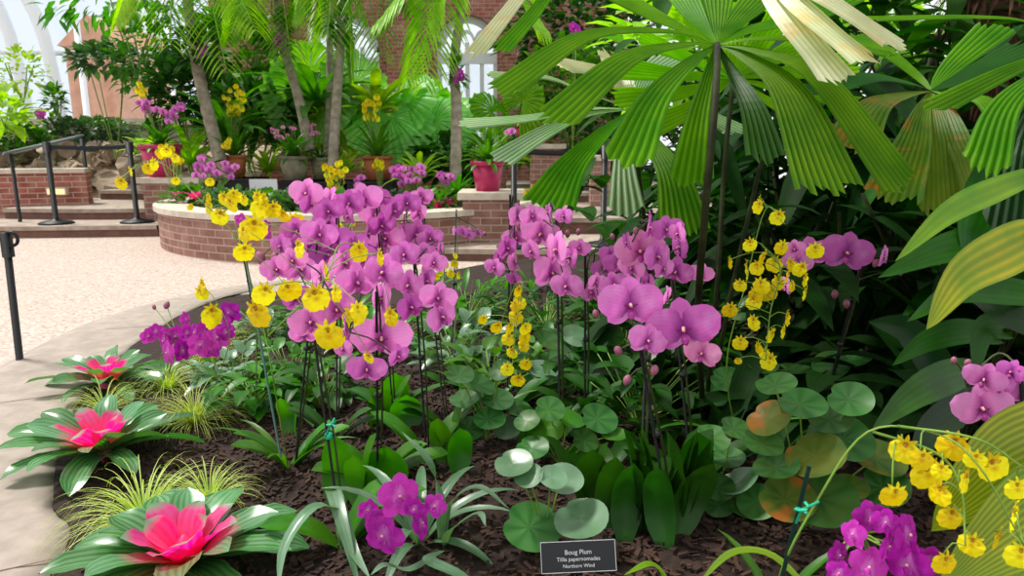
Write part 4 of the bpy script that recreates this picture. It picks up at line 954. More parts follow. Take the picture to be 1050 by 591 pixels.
oncid('large yellow spray at the bottom right corner', (795, 640), [[(800, 590, 1.0), (840, 510, .95), (890, 443, .92), (960, 445, .88), (1005, 480, .85), (1050, 560, .85)], [(895, 443, .92), (960, 465, .9), (985, 500, .88), (990, 560, .86)], [(920, 437, .9), (1000, 450, .86), (1050, 480, .86)]],
      [(927, 460, 34), (977, 456, 34), (951, 484, 36), (989, 492, 32), (1019, 477, 36), (916, 506, 30), (964, 505, 28), (974, 529, 30), (1041, 529, 36), (996, 557, 30), (968, 576, 28), (1022, 551, 28), (1045, 568, 34), (945, 470, 26), (965, 482, 22), (1000, 470, 24), (1043, 500, 26)], .88, dz=.025, leaves=3, L=.25, gstake=((830, 478, .95), (800, 600, .97)), onsoil=True)
mb = MB(); c = V(822, 523, .93); mb.tube([c + Vector((math.cos(i) * .008, math.sin(i) * .008, i * .002 - .006)) for i in range(8)], .002, 5); mb.tube([c, c + Vector((.022, 0, .012))], .0018, 5); mb.tube([c, c + Vector((-.006, 0, -.02))], .0018, 5)
tag(mb.build('twist_tie', M['tie'], loc=c), 'turquoise twist tie knotted on the dark green stake at bottom right', 'tie', 'turquoise twist ties')
c = V(339, 436, 1.58); mb = MB(); mb.tube([c + Vector((math.cos(i) * .009, math.sin(i) * .009, i * .002 - .006)) for i in range(8)], .0022, 5); mb.tube([c, c + Vector((-.014, 0, -.03))], .0025, 5); mb.tube([c, c + Vector((.01, 0, .016))], .002, 5)
tag(mb.build('twist_tie', M['tie'], loc=c), 'turquoise twist tie on the thick stakes left of centre', 'tie', 'turquoise twist ties')
oncid('small yellow orchid behind the centre pink cluster', (545, 300), [[(545, 230, 3.6), (548, 195, 3.6)]], [(546, 193, 11), (551, 196, 11), (556, 190, 10), (540, 197, 9), (563, 194, 8)], 3.6, leaves=4, group=None)
oncid('small yellow orchid to the right of the big pink cluster', (470, 360), [[(464, 300, 3.), (462, 270, 3.)]], [(457, 272, 10), (466, 270, 10), (462, 280, 10), (470, 282, 9), (452, 279, 9), (447, 283, 10), (441, 282, 11), (467, 262, 8)], 2.9, leaves=4, group=None)
farorchid('tiny yellow orchid on the planter wall behind the big cluster', V(355, 240, 4.), [(356, 225), (347, 232), (362, 228), (350, 240), (345, 236)], 4., .05, ON)

# ---------------------------------------------------------------- bromeliads
def bromeliad(label, base, n, L, w, inner, lean=(0, -.25), scale=1., flat=0.):
    b = S(*base); b.z += .03; t = thing('bromeliad', label, 'bromeliad', b, 'pink centred bromeliads along the kerb')
    for k in range(n):
        q = k / (n - 1); a = k * 2.399 + .6; h = Vector((math.cos(a), math.sin(a), 0)); isin = k < inner
        e = 1.3 - 1.1 * q ** .8 + R.uniform(-.08, .08); l = L * (.5 + .55 * min(1, q * 1.5)) * R.uniform(.92, 1.1); p = b + h * .012 * (1 + 2 * q); pts = []
        ax = (ZU + Vector((lean[0], lean[1], 0))).normalized()
        for i in range(12):
            pts.append(p.copy()); ee = e - (.5 + .35 * q) * (i / 11) ** 1.5; p = p + (h * math.cos(ee) + ax * math.sin(ee)) * (l / 11)
        mb = MB(); blade(mb, pts, w * (.85 if isin else 1.) * R.uniform(.9, 1.1), 'strap', fold=.3, nu=6, wav=.05, twist=R.gauss(0, .35))
        mb.build('leaf', M['bromP' if isin else ('bromG' if k < inner + 5 else 'bromO')], t)
    mb = MB(); mb.lathe(b, [(.05, -.04), (.035, 0), (.02, .05), (.004, .07)], 10); mb.build('cup', M['bromP'], t)
bromeliad('largest bromeliad at the bottom left with a hot pink open cup', (192, 588), 30, .26, .046, 9)
bromeliad('middle bromeliad on the left kerb with pink inner leaves', (108, 470), 30, .28, .038, 8)
bromeliad('smallest and farthest bromeliad on the left kerb', (112, 398), 24, .25, .034, 6)
# grass tufts
for px, py, n, L, lab in ((215, 372, 190, .28, 'variegated grass tuft beside the magenta orchids'), (172, 400, 130, .24, 'variegated grass tuft between the two farther bromeliads'), (200, 435, 200, .28, 'variegated grass tuft in the middle of the left bed edge'),
                          (150, 545, 240, .3, 'variegated grass tuft between the two nearest bromeliads'), (235, 350, 90, .22, 'variegated grass tuft farthest back at the left'), (108, 425, 100, .24, 'variegated grass tuft hanging over the kerb'), (215, 520, 110, .24, 'variegated grass tuft behind the largest bromeliad')):
    rosette(lab, S(px, py), n, L, .0026, 'grass', 'grass tuft', 'grass_tuft', prof='grass', el=(.25, 1.4), droop=1.45, nu=2, segs=9, group='variegated grass tufts at the kerb')

# round leaved plants
LOBE = [(math.cos(a), math.sin(a)) for a in [i * 2 * PI / 22 for i in range(22)]]
def roundleaf(name, root, c, nrm, r, mt):
    """almost round leaf with a small notch and raised rim, centre c, facing nrm"""
    nrm = nrm.normalized(); a = nrm.cross(Vector((.2, .1, 1))).normalized(); b2 = nrm.cross(a).normalized(); mb = MB(); rows = []
    ph = R.random() * 6
    for i in range(6):
        q = i / 5; row = []
        for k in range(25):
            th = k / 24 * 2 * PI; rr = r * q * (1 - .22 * math.exp(-(((th + PI) % (2 * PI) - PI) / .22) ** 2)) * (1 + .1 * math.cos(th * 1. + PI))
            row.append(c + a * (math.cos(th) * rr * 1.08) + b2 * (math.sin(th) * rr) + nrm * (r * (.16 * q * q + .04 * q * math.sin(3 * th + ph))))
        rows.append(row)
    mb.grid(rows, lambda i, j: (j / 24, i / 5)); return mb.build(name, M[mt], root)
def roundplant(label, base, leaves, group='round leaved plants in the bed', mts=('pep',), name='round_leaf_plant', jz=.05):
    """leaves: (px, py, width px, depth)"""
    b = S(*base); t = thing(name, label, 'plant', b, group)
    for f in leaves:
        px, py, s = f[:3]; d = f[3] if len(f) > 3 else dep(b) - .06
        mt = f[4] if len(f) > 4 else R.choice(mts)
        c = V(px, py, d + R.uniform(-jz, jz) * .6)
        z = soil(c.x, c.y)
        if c.z < z + .02: c.z = z + .025
        nrm = (CAM - c).normalized() * .55 + ZU * .75 + Vector((R.gauss(0, .3), R.gauss(0, .25), 0))
        roundleaf('leaf', t, c, nrm, s * d / F / 2 * 1.15, mt)
        mb = MB(); mb.tube(smooth([b, (b + c) / 2 + ZU * .02, c - nrm.normalized() * .002], 6), .0022, 5); mb.build('leaf_stalk', M['stem_g'], t)
roundplant('round leaved plant beside the black name plate', (560, 560), [(543, 541, 50), (595, 533, 48), (576, 492, 34), (526, 476, 34), (541, 488, 26), (565, 490, 24)], mts=('pep', 'silver'))
roundplant('round leaved plant in the middle of the bed under the centre orchids', (575, 480), [(583, 431, 26), (612, 430, 32), (598, 452, 24), (628, 446, 22), (560, 440, 28), (545, 460, 28), (562, 420, 26), (590, 470, 24), (540, 432, 24), (612, 470, 26)], mts=('pep', 'orchB'))
roundplant('round leaved plant left of centre near the hanging yellow spray', (500, 455), [(490, 395, 30), (508, 410, 28), (475, 410, 26), (500, 430, 28), (480, 440, 24), (520, 440, 26), (470, 385, 24), (513, 380, 22), (530, 420, 24)], mts=('pep', 'pep', 'silver'))
roundplant('round leaved plant behind the centre orchids', (620, 410), [(600, 360, 28), (616, 362, 26), (607, 382, 28), (585, 375, 26), (560, 350, 26), (572, 365, 24), (625, 345, 22), (588, 345, 24), (555, 380, 26), (630, 380, 24), (540, 395, 24)], mts=('pep', 'pep', 'silver'))
roundplant('round leaved plant at the foot of the right cluster', (735, 520), [(752, 440, 26), (757, 495, 40), (760, 541, 32), (728, 450, 30), (745, 470, 30), (735, 500, 28), (775, 515, 34), (735, 530, 26)], mts=('pep', 'pep', 'silver'))
roundplant('round leaved plant with the largest yellowing leaves at lower right', (825, 545), [(835, 468, 62, None, 'pepY'), (840, 512, 56, None, 'pep'), (788, 430, 40, None, 'pepY'), (865, 450, 46, None, 'pep'), (897, 470, 46, None, 'pepY'), (805, 512, 46, None, 'pepY'), (795, 480, 40, None, 'pep'), (870, 410, 36), (820, 415, 40), (850, 430, 36), (795, 395, 34), (780, 455, 34), (905, 500, 40), (870, 500, 30, None, 'pepY')] and
           [(a[0], a[1], a[2], 1.55, (a[4] if len(a) > 4 else 'pep')) for a in [(835, 468, 50, 0, 'pepY'), (840, 512, 56, 0, 'pep'), (788, 430, 40, 0, 'pepY'), (865, 450, 46, 0, 'pep'), (897, 470, 46, 0, 'pepY'), (805, 512, 46, 0, 'pepY'), (795, 480, 40), (870, 410, 36), (820, 415, 40), (850, 430, 36), (795, 395, 34), (780, 455, 34), (905, 500, 40), (870, 500, 30, 0, 'pepY')]])
roundplant('shaded round leaved plant under the yellow spray', (800, 440), [(770, 400, 30), (810, 380, 32), (835, 395, 34), (780, 375, 26), (755, 410, 28), (850, 375, 30), (885, 400, 32), (875, 370, 28), (730, 405, 28), (745, 390, 30)], mts=('pep',))
# leafy low shrubs in the bed
def lowleafy(label, base, n, L, w, mt, spread=.16, h=.16, group='low leafy plants in the bed', name='leafy_bed_plant', prof='ovate'):
    b = S(*base); t = thing(name, label, 'plant', b, group); mb = MB(); st = MB()
    for k in range(int(n * 1.9)):
        a = R.random() * 2 * PI; q = math.sqrt(R.random()) * spread; p = b + Vector((math.cos(a) * q, math.sin(a) * q, 0)); p.z = soil(p.x, p.y) + R.uniform(.03, h)
        a2 = a + R.gauss(0, .7); e = R.uniform(-.1, 1.0); d = Vector((math.cos(a2) * math.cos(e), math.sin(a2) * math.cos(e), math.sin(e))); l = L * R.uniform(.7, 1.2)
        pts = [p + d * (l * i / 6) - ZU * (.35 * l * (i / 6) ** 2) for i in range(7)]
        blade(mb, pts, w * l / L, prof, fold=.25, nu=4)
        st.tube(smooth([b, (b + p) / 2 + ZU * .01, p], 4), .002, 4)
    mb.build('foliage', M[mt], t); st.build('stem', M['stem_g'], t)
for px, py, n, L, w, mt, sp, h, lab in (
    (262, 425, 34, .11, .026, 'orchB', .14, .16, 'glossy leafy plant under the left of the big cluster'),
    (245, 400, 26, .11, .024, 'silver', .14, .14, 'silvery leafed plant under the left yellow blooms'),
    (300, 400, 26, .12, .026, 'orchB', .14, .18, 'bright leafed plant behind the leaning stake'),
    (330, 420, 26, .13, .03, 'orch', .14, .16, 'green leafed plant between the thick stakes and the grass'),
    (470, 380, 34, .12, .026, 'silver', .2, .18, 'grey green leafed plant right of the big cluster'),
    (505, 400, 30, .12, .026, 'orchB', .16, .16, 'mixed green plant below the hanging yellow spray'),
    (590, 400, 40, .12, .028, 'orch', .22, .2, 'dark leafed plant beneath the centre orchids'),
    (655, 440, 36, .14, .03, 'orch', .2, .22, 'dark green plant behind the nearest right orchid'),
    (480, 330, 36, .2, .016, 'bush', .25, .2, 'strappy green plant at the back of the bed'),
    (560, 340, 40, .18, .02, 'orch', .3, .2, 'green undergrowth behind the centre orchids'),
    (640, 360, 44, .2, .03, 'orch', .3, .28, 'deep green undergrowth behind the right cluster'),
    (700, 400, 40, .2, .03, 'orch', .25, .25, 'deep green undergrowth around the palm stems'),
    (400, 360, 36, .16, .026, 'orchB', .25, .2, 'leafy undergrowth at the back of the big cluster'),
    (330, 350, 30, .16, .02, 'orchB', .22, .18, 'leafy undergrowth at the left back of the big cluster'),
    (275, 345, 26, .14, .018, 'silver', .2, .12, 'pale leafed plant near the kerb at the left back')):
    lowleafy(lab, (px, py), n, L, w, mt, sp, h, prof='ovate' if w > .02 else 'lance')
PADDLE = {(612, 530): ((607, 530, 606, 456, 34), (622, 552, 630, 463, 30), (640, 560, 648, 470, 32)), (700, 525): ((684, 566, 672, 473, 32), (702, 545, 712, 438, 48), (690, 560, 728, 470, 34)),
          (368, 520): ((393, 520, 398, 453, 46), (345, 525, 346, 442, 32), (375, 530, 366, 462, 34)), (396, 440): ((400, 430, 406, 380, 30), (414, 445, 418, 402, 34), (385, 440, 392, 396, 26)),
          (545, 470): ((540, 478, 548, 425, 24), (560, 476, 556, 430, 22)), (460, 470): ((469, 490, 472, 435, 26), (455, 478, 450, 425, 24)), (300, 455): ((306, 432, 306, 385, 18), (296, 450, 290, 405, 18))}
for px, py, n, L, w, mt, lab, tl in ((368, 520, 3, .2, .05, 'orchB', 'upright paddle leaves at the foot of the thick stakes', 1.25), (396, 440, 4, .2, .04, 'orchB', 'two bright paddle leaves behind the front orchid', 1.3), (545, 470, 4, .2, .03, 'orch', 'narrow paddle leaves in the middle of the bed', 1.2),
                                     (612, 530, 4, .26, .042, 'orch', 'tall dark paddle leaves left of the right stakes', 1.35), (700, 525, 4, .28, .05, 'orch', 'tall broad paddle leaves right of the right stakes', 1.35), (460, 470, 4, .18, .034, 'orchB', 'paddle leaves right of the big cluster', 1.2), (300, 455, 3, .16, .026, 'orchB', 'slim upright leaves beside the leaning stake', 1.35)):
    b = S(px, py); t = thing('paddle_leaf_orchid', lab, 'plant', b, 'leafy orchids out of bloom'); orchidleaves(t, b, n - 2, L, w, mt, tl)
    for bx, by, tx, ty, wp in PADDLE.get((px, py), ()):
        p = S(bx, by, .01); d = dep(p); q = V(tx, ty, d - .01); f = Vector((R.uniform(-.35, .35), -1, .2)); l = (q - p).length
        mb = MB(); blade(mb, smooth([p, p.lerp(q, .5) + Vector((0, .02, 0)), q + Vector((0, -.03, 0))], 12), wp * d / F / 2, 'oblong', ref=-f, fold=-.25, nu=8); mb.build('leaf', M[mt], t)
# drooping strap leaves near the front
def strap(label, pts, w, mt, cat='leaf', name='arching_leaf', prof='lance', ref=None, fold=.25, n=16, nu=6, group=None, twist=0, stalk=None, root=None, wav=0.):
    P = smooth([V(*p) for p in pts], n); t = root
    if root is None: return None
    mb = MB(); blade(mb, P, w, prof, ref=ref or ZU, fold=fold, nu=nu, twist=twist, wav=wav); return mb.build('leaf', M[mt], t)
def plantof(label, base, cat, name, group=None, px=True):
    return thing(name, label, cat, S(*base) if px else base, group)
t = plantof('strap leaved plant arching over the mulch left of the low magenta orchid', (345, 570), 'plant', 'strap_leaf_plant')
for pts, w in (([(350, 560, 1.72), (345, 525, 1.62), (320, 522, 1.55), (292, 560, 1.48), (285, 605, 1.42)], .016), ([(350, 568, 1.72), (341, 505, 1.68), (350, 535, 1.57), (370, 610, 1.48)], .018), ([(352, 562, 1.7), (343, 505, 1.66), (360, 560, 1.55), (380, 595, 1.45)], .016)): strap('', pts, w, 'silver', root=t)
t = plantof('plant with long curved leaves right of the low magenta orchid', (452, 566), 'plant', 'strap_leaf_plant')
for pts, w in (([(452, 560, 1.7), (452, 520, 1.65), (440, 475, 1.62), (412, 443, 1.66)], .015), ([(455, 560, 1.7), (460, 520, 1.62), (490, 500, 1.58), (522, 522, 1.55)], .014), ([(455, 562, 1.68), (462, 545, 1.6), (490, 527, 1.55), (498, 540, 1.5)], .012), ([(452, 565, 1.6), (420, 585, 1.5), (395, 580, 1.45), (380, 590, 1.42)], .012), ([(455, 565, 1.6), (440, 575, 1.45), (470, 590, 1.4), (500, 610, 1.38)], .015)): strap('', pts, w, 'silver', root=t)
t = plantof('arching leaf at the bottom edge right of the name plate', (820, 600), 'plant', 'strap_leaf_plant')
for pts, w in (([(830, 605, 1.1), (790, 570, 1.15), (750, 568, 1.15), (715, 600, 1.1)], .01), ([(690, 610, 1.25), (670, 580, 1.25), (640, 590, 1.2)], .01)): strap('', pts, w, 'bigL', root=t)

# name plate
c = V(593, 571, 1.5); t = thing('name_plate', 'small black name plate with white lettering at the front of the bed', 'sign', S(593, 600))
w_, h_ = 77 / F * 1.5 / 2, 31 / F * 1.5 / 2
Rm = Matrix.Rotation(-.35, 4, 'X') @ Matrix.Rotation(math.radians(-2.5), 4, 'Y')
Mp = Matrix.Translation(c) @ Rm
mb = MB(); mb.box(-w_, w_, 0, .003, -h_, h_); mb.v = [tuple(Mp @ Vector(v)) for v in mb.v]; mb.build('plate', M['plate'], t, smooth=False)
mb = MB(); e = .0012
for a in ((-w_, w_, -.0008, .0, h_ - e, h_), (-w_, w_, -.0008, .0, -h_, -h_ + e), (-w_, -w_ + e, -.0008, 0, -h_, h_), (w_ - e, w_, -.0008, 0, -h_, h_)): mb.box(*a)
mb.v = [tuple(Mp @ Vector(v)) for v in mb.v]; mb.build('border', M['letter'], t, smooth=False)
mb = MB(); mb.tube([c + Vector((0, .006, 0)), Vector((c.x, c.y + .02, soil(c.x, c.y + .02) - .03))], .003, 6); mb.build('leg', M['black'], t)
for k, (txt, zz, sz) in enumerate((('Boug Plum', .009, .0135), ('Tillia papernomades', -.005, .0115), ('Northern Wind', -.019, .0105))):
    cu = bpy.data.curves.new('lettering', 'FONT'); cu.body = txt; cu.size = sz; cu.align_x = 'CENTER'; cu.align_y = 'CENTER'; cu.extrude = .0004; cu.materials.append(M['letter'])
    o = bpy.data.objects.new('lettering', cu); COL.objects.link(o); o.parent = t
    bpy.context.view_layer.update(); me = bpy.data.meshes.new_from_object(o.evaluated_get(bpy.context.evaluated_depsgraph_get())); bpy.data.objects.remove(o); me.transform(Matrix.Translation(-Vector(t['_o'])) @ Mp @ Matrix.Translation((0, -.001, zz)) @ Matrix.Rotation(PI / 2, 4, 'X')); child('lettering', me, t)
# ================================================================ big fan palms
def seg(root, pts, w0, w1, npl, mt, ref, tooth=.03, curve=0., n=16):
    P = smooth([V(*p) for p in pts], n); mb = MB(); pleat(mb, P, w0, w1, ref, int(npl * 1.7), tooth, amp=.9, curve=curve); mb.build('leaf_segment', M[mt], root, smooth=False)
def petiole(root, pts, r, mt='petiole'):
    mb = MB(); mb.tube(smooth([V(*p) if not isinstance(p, Vector) else p for p in pts], 16), r, 8); mb.build('petiole', M[mt], root)
b = S(722, 440)
t = thing('fan_palm', 'large fan palm with its big pleated leaf spread over the right cluster', 'palm', b, 'big fan palms')
HX = (735, 46, 1.75)
petiole(t, [b, (716, 330, 1.78), (722, 230, 1.58), (731, 130, 1.53), (735, 70, 1.62), HX], .0085)
petiole(t, [b, (735, 300, 2.0), (742, 180, 2.05), (752, 80, 2.1)], .007)
petiole(t, [b, (750, 300, 2.1), (775, 190, 2.15), (790, 130, 2.2)], .007)
nz = Vector((0, -.35, .95))
A = [  # path, end half width, pleats, material
    ([HX, (690, 33, 1.7), (600, 38, 1.66), (517, 92, 1.62)], .062, 4, 'fan'),
    ([HX, (700, 46, 1.68), (640, 62, 1.6), (570, 122, 1.52)], .062, 4, 'fan'),
    ([HX, (710, 62, 1.68), (672, 100, 1.58), (643, 163, 1.5)], .058, 4, 'fan'),
    ([HX, (727, 80, 1.68), (717, 125, 1.6), (708, 185, 1.56)], .05, 4, 'fan'),
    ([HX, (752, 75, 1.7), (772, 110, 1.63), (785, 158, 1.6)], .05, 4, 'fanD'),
    ([HX, (765, 58, 1.68), (810, 95, 1.6), (850, 190, 1.52)], .085, 6, 'fan'),
    ([HX, (775, 52, 1.68), (840, 80, 1.6), (922, 188, 1.54)], .075, 5, 'fan'),
    ([HX, (775, 40, 1.7), (830, 42, 1.68), (905, 55, 1.7)], .05, 4, 'fan'),
    ([HX, (700, 30, 1.76), (655, 8, 1.8), (590, -30, 1.85)], .08, 5, 'fan'),
    ([HX, (715, 20, 1.8), (690, -20, 1.9), (660, -70, 2.)], .09, 5, 'fan'),
    ([HX, (735, 20, 1.82), (733, -20, 1.95), (730, -80, 2.1)], .09, 5, 'fan'),
    ([HX, (755, 22, 1.8), (785, -10, 1.9), (820, -60, 2.)], .09, 5, 'fan'),
    ([HX, (765, 32, 1.77), (830, 15, 1.8), (890, -20, 1.85)], .08, 5, 'fan')]
for pts, w1, npl, mt in A: seg(t, pts, .006, w1, npl, mt, nz, .03)
H2 = (752, 80, 2.1)                                              # leaf directly behind, lit through
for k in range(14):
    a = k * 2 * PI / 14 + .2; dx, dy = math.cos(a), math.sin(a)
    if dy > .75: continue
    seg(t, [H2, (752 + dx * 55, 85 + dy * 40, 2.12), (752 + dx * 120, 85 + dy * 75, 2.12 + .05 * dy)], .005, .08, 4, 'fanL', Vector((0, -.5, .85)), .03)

b = S(665, 420)
t = thing('fan_palm', 'second fan palm, its glossy leaf with painted white shine low behind the first', 'palm', b, 'big fan palms')
HB = (648, 112, 2.35)
petiole(t, [b, (668, 300, 2.5), (655, 180, 2.42), HB], .008)
B2 = [([HB, (600, 95, 2.3), (560, 80, 2.25), (505, 78, 2.2)], .04, 3, 'fanS'), ([HB, (600, 112, 2.25), (540, 122, 2.15), (478, 128, 2.1)], .045, 3, 'fanS'), ([HB, (600, 118, 2.25), (560, 135, 2.15), (515, 163, 2.1)], .06, 4, 'fanS'),
      ([HB, (620, 135, 2.25), (585, 170, 2.15), (562, 210, 2.05)], .085, 5, 'fan'), ([HB, (640, 140, 2.25), (640, 180, 2.15), (642, 215, 2.12)], .06, 3, 'fanS'), ([HB, (665, 140, 2.3), (690, 180, 2.2), (702, 235, 2.15)], .085, 5, 'fan'),
      ([HB, (640, 90, 2.35), (620, 75, 2.4), (572, 66, 2.35)], .1, 5, 'fanW'), ([HB, (648, 95, 2.38), (640, 80, 2.42), (618, 60, 2.4)], .1, 5, 'fanW'), ([HB, (655, 95, 2.38), (668, 75, 2.42), (690, 60, 2.5)], .08, 5, 'fanS'),  # fanW blades here are not bleached: white light put into their colour
      ([HB, (680, 112, 2.3), (720, 118, 2.2), (755, 135, 2.15)], .06, 4, 'fanS')]
for pts, w1, npl, mt in B2: seg(t, pts, .005, w1, npl, mt, nz, .03)

b = S(930, 330)
t = thing('fan_palm', 'third fan palm at the right with brown streaked yellowing blades', 'palm', b, 'big fan palms')
HC = (955, 93, 1.95)
petiole(t, [b, (960, 250, 2.15), (955, 160, 2.1), HC], .008)
for pts, w1, npl, mt in [
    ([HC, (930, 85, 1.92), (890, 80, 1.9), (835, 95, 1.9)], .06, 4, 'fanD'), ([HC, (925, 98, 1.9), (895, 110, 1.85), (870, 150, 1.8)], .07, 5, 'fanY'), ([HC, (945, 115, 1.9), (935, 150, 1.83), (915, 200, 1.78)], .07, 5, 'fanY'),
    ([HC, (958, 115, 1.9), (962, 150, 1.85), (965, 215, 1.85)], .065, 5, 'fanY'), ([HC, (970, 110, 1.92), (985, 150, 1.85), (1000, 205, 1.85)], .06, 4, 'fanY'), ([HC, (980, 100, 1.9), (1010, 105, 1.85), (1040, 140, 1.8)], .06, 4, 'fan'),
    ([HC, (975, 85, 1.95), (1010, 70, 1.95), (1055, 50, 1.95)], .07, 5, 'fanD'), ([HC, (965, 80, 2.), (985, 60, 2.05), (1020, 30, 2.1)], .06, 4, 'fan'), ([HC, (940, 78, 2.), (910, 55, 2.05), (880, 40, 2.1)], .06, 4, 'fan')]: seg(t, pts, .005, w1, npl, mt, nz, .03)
b = V(1130, 420, 1.7)
t = thing('fan_palm', 'fan palm outside the right edge whose blades reach in at the top right', 'palm', b, 'big fan palms')
HD = (1110, 60, 1.5)
petiole(t, [b, (1120, 250, 1.7), HD], .008)
for pts, w1, npl, mt in [([HD, (1060, 25, 1.5), (1000, 18, 1.5), (895, 20, 1.5)][::1], .022, 3, 'fan'), ([HD, (1070, 60, 1.5), (1030, 75, 1.5), (960, 110, 1.5)], .04, 3, 'fan'), ([HD, (1070, 75, 1.48), (1030, 110, 1.42), (1010, 170, 1.4)], .045, 4, 'fan'), ([HD, (1080, 85, 1.5), (1050, 140, 1.45), (1035, 230, 1.42)], .05, 4, 'bigD')]:
    seg(t, pts, .005, w1, npl, mt, nz, .03)
b = V(870, -160, 1.55)
t = thing('fan_leaf', 'bleached cream fan leaf hanging down at the top of the picture', 'palm', b)
HE = (770, -60, 1.6)
for pts, w1, npl in [([HE, (790, -10, 1.52), (818, 30, 1.44), (856, 78, 1.4)], .055, 4), ([HE, (800, -15, 1.5), (835, 20, 1.42), (884, 62, 1.38)], .05, 4), ([HE, (810, -20, 1.5), (855, 5, 1.42), (912, 44, 1.38)], .045, 3)]: seg(t, pts, .02, w1, npl, 'fanW', nz, .03)
petiole(t, [V(700, -160, 1.8), HE], .008)
b = V(500, -120, 2.3)
t = thing('fan_leaf', 'sunlit fan leaf dipping into the top of the picture left of the big palm', 'palm', b)
HF = (600, -90, 2.2)
for pts, w1, npl, mt in [([HF, (560, -40, 2.15), (530, 0, 2.1), (487, 55, 2.05)], .04, 3, 'fanW'), ([HF, (575, -30, 2.15), (550, 10, 2.1), (515, 50, 2.05)], .04, 3, 'fan')]: seg(t, pts, .008, w1, npl, mt, nz, .03)
petiole(t, [V(650, -220, 2.3), HF], .008)

# ================================================================ broad leaves on the right
def broad(label, base, specs, name='broad_leaf_plant', px=True, stalkmt='petiole'):
    b = S(*base) if px else V(*base); t = thing(name, label, 'plant', b, 'broad leaved plants on the right')
    for pts, w, mt, *o in specs:
        P = smooth([V(*p) for p in pts], 18); mb = MB(); blade(mb, P, w, o[0] if o else 'lance', ref=(o[1] if len(o) > 1 else Vector((0, -.75, .65))), fold=.2, nu=8, wav=.02); mb.build('leaf', M[mt], t)
        mb = MB(); mb.tube(smooth([b, (b + P[0]) / 2 + Vector((0, .02, .03)), P[0], P[3]], 10), .0045, 6); mb.build('leaf_stalk', M[stalkmt], t)
FR = Vector((0, -.9, .4))
broad('plant at the right edge with the yellow streaked leaf', (1075, 470), [
    ([(1075, 236, 1.3), (1030, 258, 1.25), (985, 285, 1.2), (950, 338, 1.15)], .044, 'bigY', 'ovate', FR),
    ([(1085, 170, 1.35), (1020, 195, 1.3), (970, 220, 1.25), (918, 268, 1.2)], .024, 'bigL', 'lance', FR),
    ([(1085, 245, 1.5), (1030, 250, 1.5), (970, 255, 1.5), (900, 285, 1.5)], .04, 'big', 'lance', FR),
    ([(1080, 310, 1.45), (1040, 300, 1.45), (980, 300, 1.45), (930, 330, 1.45)], .03, 'big', 'lance', FR),
    ([(1080, 350, 1.4), (1030, 320, 1.45), (1000, 300, 1.5), (960, 290, 1.55)], .035, 'bigD', 'lance', FR),
    ([(1080, 130, 1.5), (1030, 170, 1.5), (1000, 220, 1.5), (990, 270, 1.5)], .05, 'big', 'lance', FR)])
broad('plant with a long drooping blade above the lilac orchid at right', (985, 480), [
    ([(1010, 378, 1.5), (975, 385, 1.42), (935, 405, 1.35), (893, 443, 1.3)], .034, 'big', 'lance', FR),
    ([(1030, 350, 1.6), (990, 340, 1.6), (950, 350, 1.6), (915, 375, 1.6)], .03, 'big', 'lance', FR),
    ([(1010, 400, 1.55), (980, 420, 1.5), (950, 445, 1.45), (935, 490, 1.4)], .035, 'bigD', 'lance', FR),
    ([(1040, 345, 1.5), (1020, 335, 1.5), (1005, 345, 1.5), (1000, 390, 1.5)], .03, 'big', 'lance', FR),
    ([(985, 440, 1.6), (960, 380, 1.65), (930, 340, 1.7), (890, 330, 1.7)], .045, 'bigD', 'lance', FR)])
t = thing('pleated_leaf_plant', 'plant with large yellow green pleated blades in the bottom right corner', 'plant', V(1150, 640, 1.1), 'broad leaved plants on the right')
for pts, w1, npl, mt in [([(1140, 440, 1.1), (1060, 460, 1.06), (1010, 490, 1.04), (955, 545, 1.02)], .07, 6, 'fanY'), ([(1150, 500, 1.05), (1080, 520, 1.), (1030, 550, .98), (960, 610, .97)], .07, 6, 'fan'), ([(1140, 560, 1.05), (1080, 570, 1.), (1030, 600, .98)], .06, 5, 'fan')]:
    P = smooth([V(*p) for p in pts], 16); mb = MB(); blade(mb, P, w1, 'ovate', ref=FR, fold=.1, nu=16); mb.build('leaf', M['pleatY'], t)
petiole(t, [Vector(t['_o']), V(1140, 440, 1.1)], .005)
# deep shade foliage behind, standing on the rising soil
def jungle(label, px, py, d, n, L, w, mt, sx, sz, name='broad_leaf_shrub', up=-.1, droop=.5, prof='lance', nu=4):
    c = V(px, py, d); g = Vector((c.x, c.y, soil(c.x, c.y))); t = thing(name, label, 'shrub', g, 'shrubs in the shade at the right')
    mb = MB()
    for _ in range(n):
        a = R.uniform(-PI, 0) if R.random() < .8 else R.uniform(0, PI); d_ = Vector((math.cos(a), math.sin(a) * .8, R.uniform(-.5, .8))).normalized()
        p = Vector((c.x + max(-.75, min(.75, R.gauss(0, .5))) * sx, c.y + R.gauss(0, .15), c.z + R.uniform(-sz, sz))); p.z = max(p.z, g.z + .08); l = L * R.uniform(.7, 1.2)
        pts = [p + d_ * (l * i / 7) - ZU * (droop * l * (i / 7) ** 2) for i in range(8)]
        blade(mb, pts, w * R.uniform(.8, 1.2), prof, fold=.2, nu=nu)
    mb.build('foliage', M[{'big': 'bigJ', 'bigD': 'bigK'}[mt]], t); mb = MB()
    for k in range(6):
        e = Vector((c.x + R.gauss(0, sx * .4), c.y + .1, c.z + R.uniform(0, sz))); mb.tube(smooth([g, (g + e) / 2 + Vector((0, .03, 0)), e], 6), .007, 5)
    mb.build('stem', M['petiole'], t)
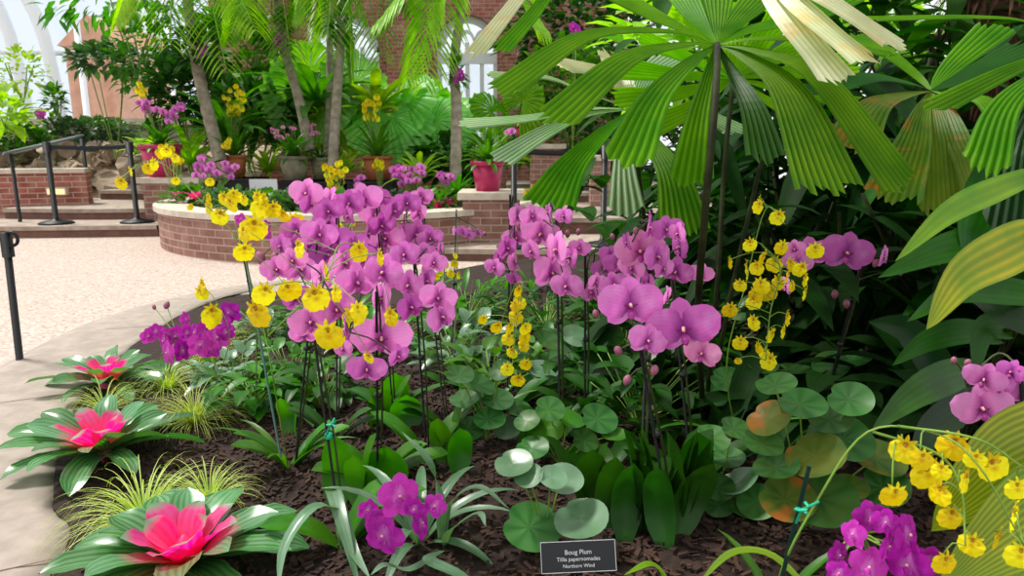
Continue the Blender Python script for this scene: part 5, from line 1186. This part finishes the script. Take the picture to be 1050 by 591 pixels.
for a in (('shade shrub directly behind the yellow spray', 800, 320, 2.5, 60, .34, .035, 'bigD', .5, .35), ('dark shrub behind the lilac orchid in the shade', 880, 330, 2.4, 70, .34, .04, 'bigD', .5, .4), ('shade shrub at the right behind the streaked leaf', 990, 330, 2.2, 70, .34, .045, 'bigD', .5, .45),
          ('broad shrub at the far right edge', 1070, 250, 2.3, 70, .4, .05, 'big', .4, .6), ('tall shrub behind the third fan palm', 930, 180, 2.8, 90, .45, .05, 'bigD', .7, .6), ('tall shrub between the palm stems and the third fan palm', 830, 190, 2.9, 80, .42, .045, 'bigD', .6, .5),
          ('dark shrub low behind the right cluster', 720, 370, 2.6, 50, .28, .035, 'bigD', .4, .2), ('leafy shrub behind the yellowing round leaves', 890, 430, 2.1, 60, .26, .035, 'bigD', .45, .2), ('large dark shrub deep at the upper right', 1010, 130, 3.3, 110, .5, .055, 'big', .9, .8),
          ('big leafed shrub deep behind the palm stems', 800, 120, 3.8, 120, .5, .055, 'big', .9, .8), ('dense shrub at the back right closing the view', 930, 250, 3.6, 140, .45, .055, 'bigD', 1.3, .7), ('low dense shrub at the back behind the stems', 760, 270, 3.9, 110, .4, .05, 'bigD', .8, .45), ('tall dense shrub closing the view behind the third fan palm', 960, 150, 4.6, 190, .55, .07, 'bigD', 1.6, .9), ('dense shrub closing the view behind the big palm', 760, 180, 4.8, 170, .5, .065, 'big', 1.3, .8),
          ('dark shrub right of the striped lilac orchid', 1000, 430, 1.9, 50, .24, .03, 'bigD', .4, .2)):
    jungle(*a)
# shaggy trunk at the top right
t = thing('shaggy_tree', 'shaggy brown trunk at the top right corner', 'tree', (V(1020, 100, 3.4).x, V(1020, 100, 3.4).y, .5))
q = V(1015, 30, 3.4); mb = MB(); mb.tube([Vector((q.x + .25, q.y, .5)), Vector((q.x + .12, q.y, 1.2)), Vector((q.x + .05, q.y, 1.8)), Vector((q.x - .05, q.y, 2.6))], .2, 16)
mb.v = [(a + R.uniform(-.02, .02), b_ + R.uniform(-.02, .02), c) for a, b_, c in mb.v]; mb.build('trunk', M['trunk_b'], t)
mb = MB(); leafcloud(mb, (q.x + .05, q.y, 1.6), (.24, .22, .7), 500, .12, .008, 'lance', .9, -.8, shell=.9); mb.build('bark_fibres', M['trunk_b'], t)
bush('feathery green foliage against the sky at the top right', V(930, 12, 5.5), (.7, .5, .5), 240, .3, .012, 'frond', 'tree', 'feathery_tree', prof='lance', z0=.6)
bush('light leafed tree behind the top of the big fan palm', V(780, 40, 5.), (1.1, .6, .5), 500, .26, .07, 'bushL', 'tree', 'leafy_tree', z0=.5)

# ================================================================ light, sky, camera
wd = bpy.data.worlds.new('World'); SC.world = wd; wd.use_nodes = True; nt = wd.node_tree; nt.nodes.clear()
tc = N(nt, 'ShaderNodeTexCoord').outputs['Generated']; z = N(nt, 'ShaderNodeSeparateXYZ', {0: tc}).outputs[2]
bg = N(nt, 'ShaderNodeBackground', {'Color': mixc(nt, ramp(nt, z, 0., .8), (.93, .97, 1, 1), (1, 1, .97, 1)), 'Strength': .95}); ow = nt.nodes.new('ShaderNodeOutputWorld'); nt.links.new(bg.outputs[0], ow.inputs[0])
sl = bpy.data.lights.new('sun', 'SUN'); sl.energy = 3.6; sl.angle = math.radians(12); sl.color = (1, .96, .9)
so = bpy.data.objects.new('sun', sl); COL.objects.link(so); so.rotation_euler = Vector((.55, -.25, -1.0)).to_track_quat('-Z', 'Y').to_euler()
cd = bpy.data.cameras.new('camera'); co = bpy.data.objects.new('camera', cd); COL.objects.link(co); co.location = CAM
co.rotation_euler = (PI / 2 - PITCH, 0, 0); cd.sensor_width = 36; cd.lens = F / 1050 * 36; cd.clip_start = .05
cd.dof.use_dof = True; cd.dof.focus_distance = 1.7; cd.dof.aperture_fstop = 9
SC.camera = co
for o in ROOTS:
    if '_o' in o: del o['_o']
vs = SC.view_settings; vs.view_transform = 'Standard'; vs.look = 'None'; vs.exposure = .2; vs.gamma = 1; vs.use_curve_mapping = False
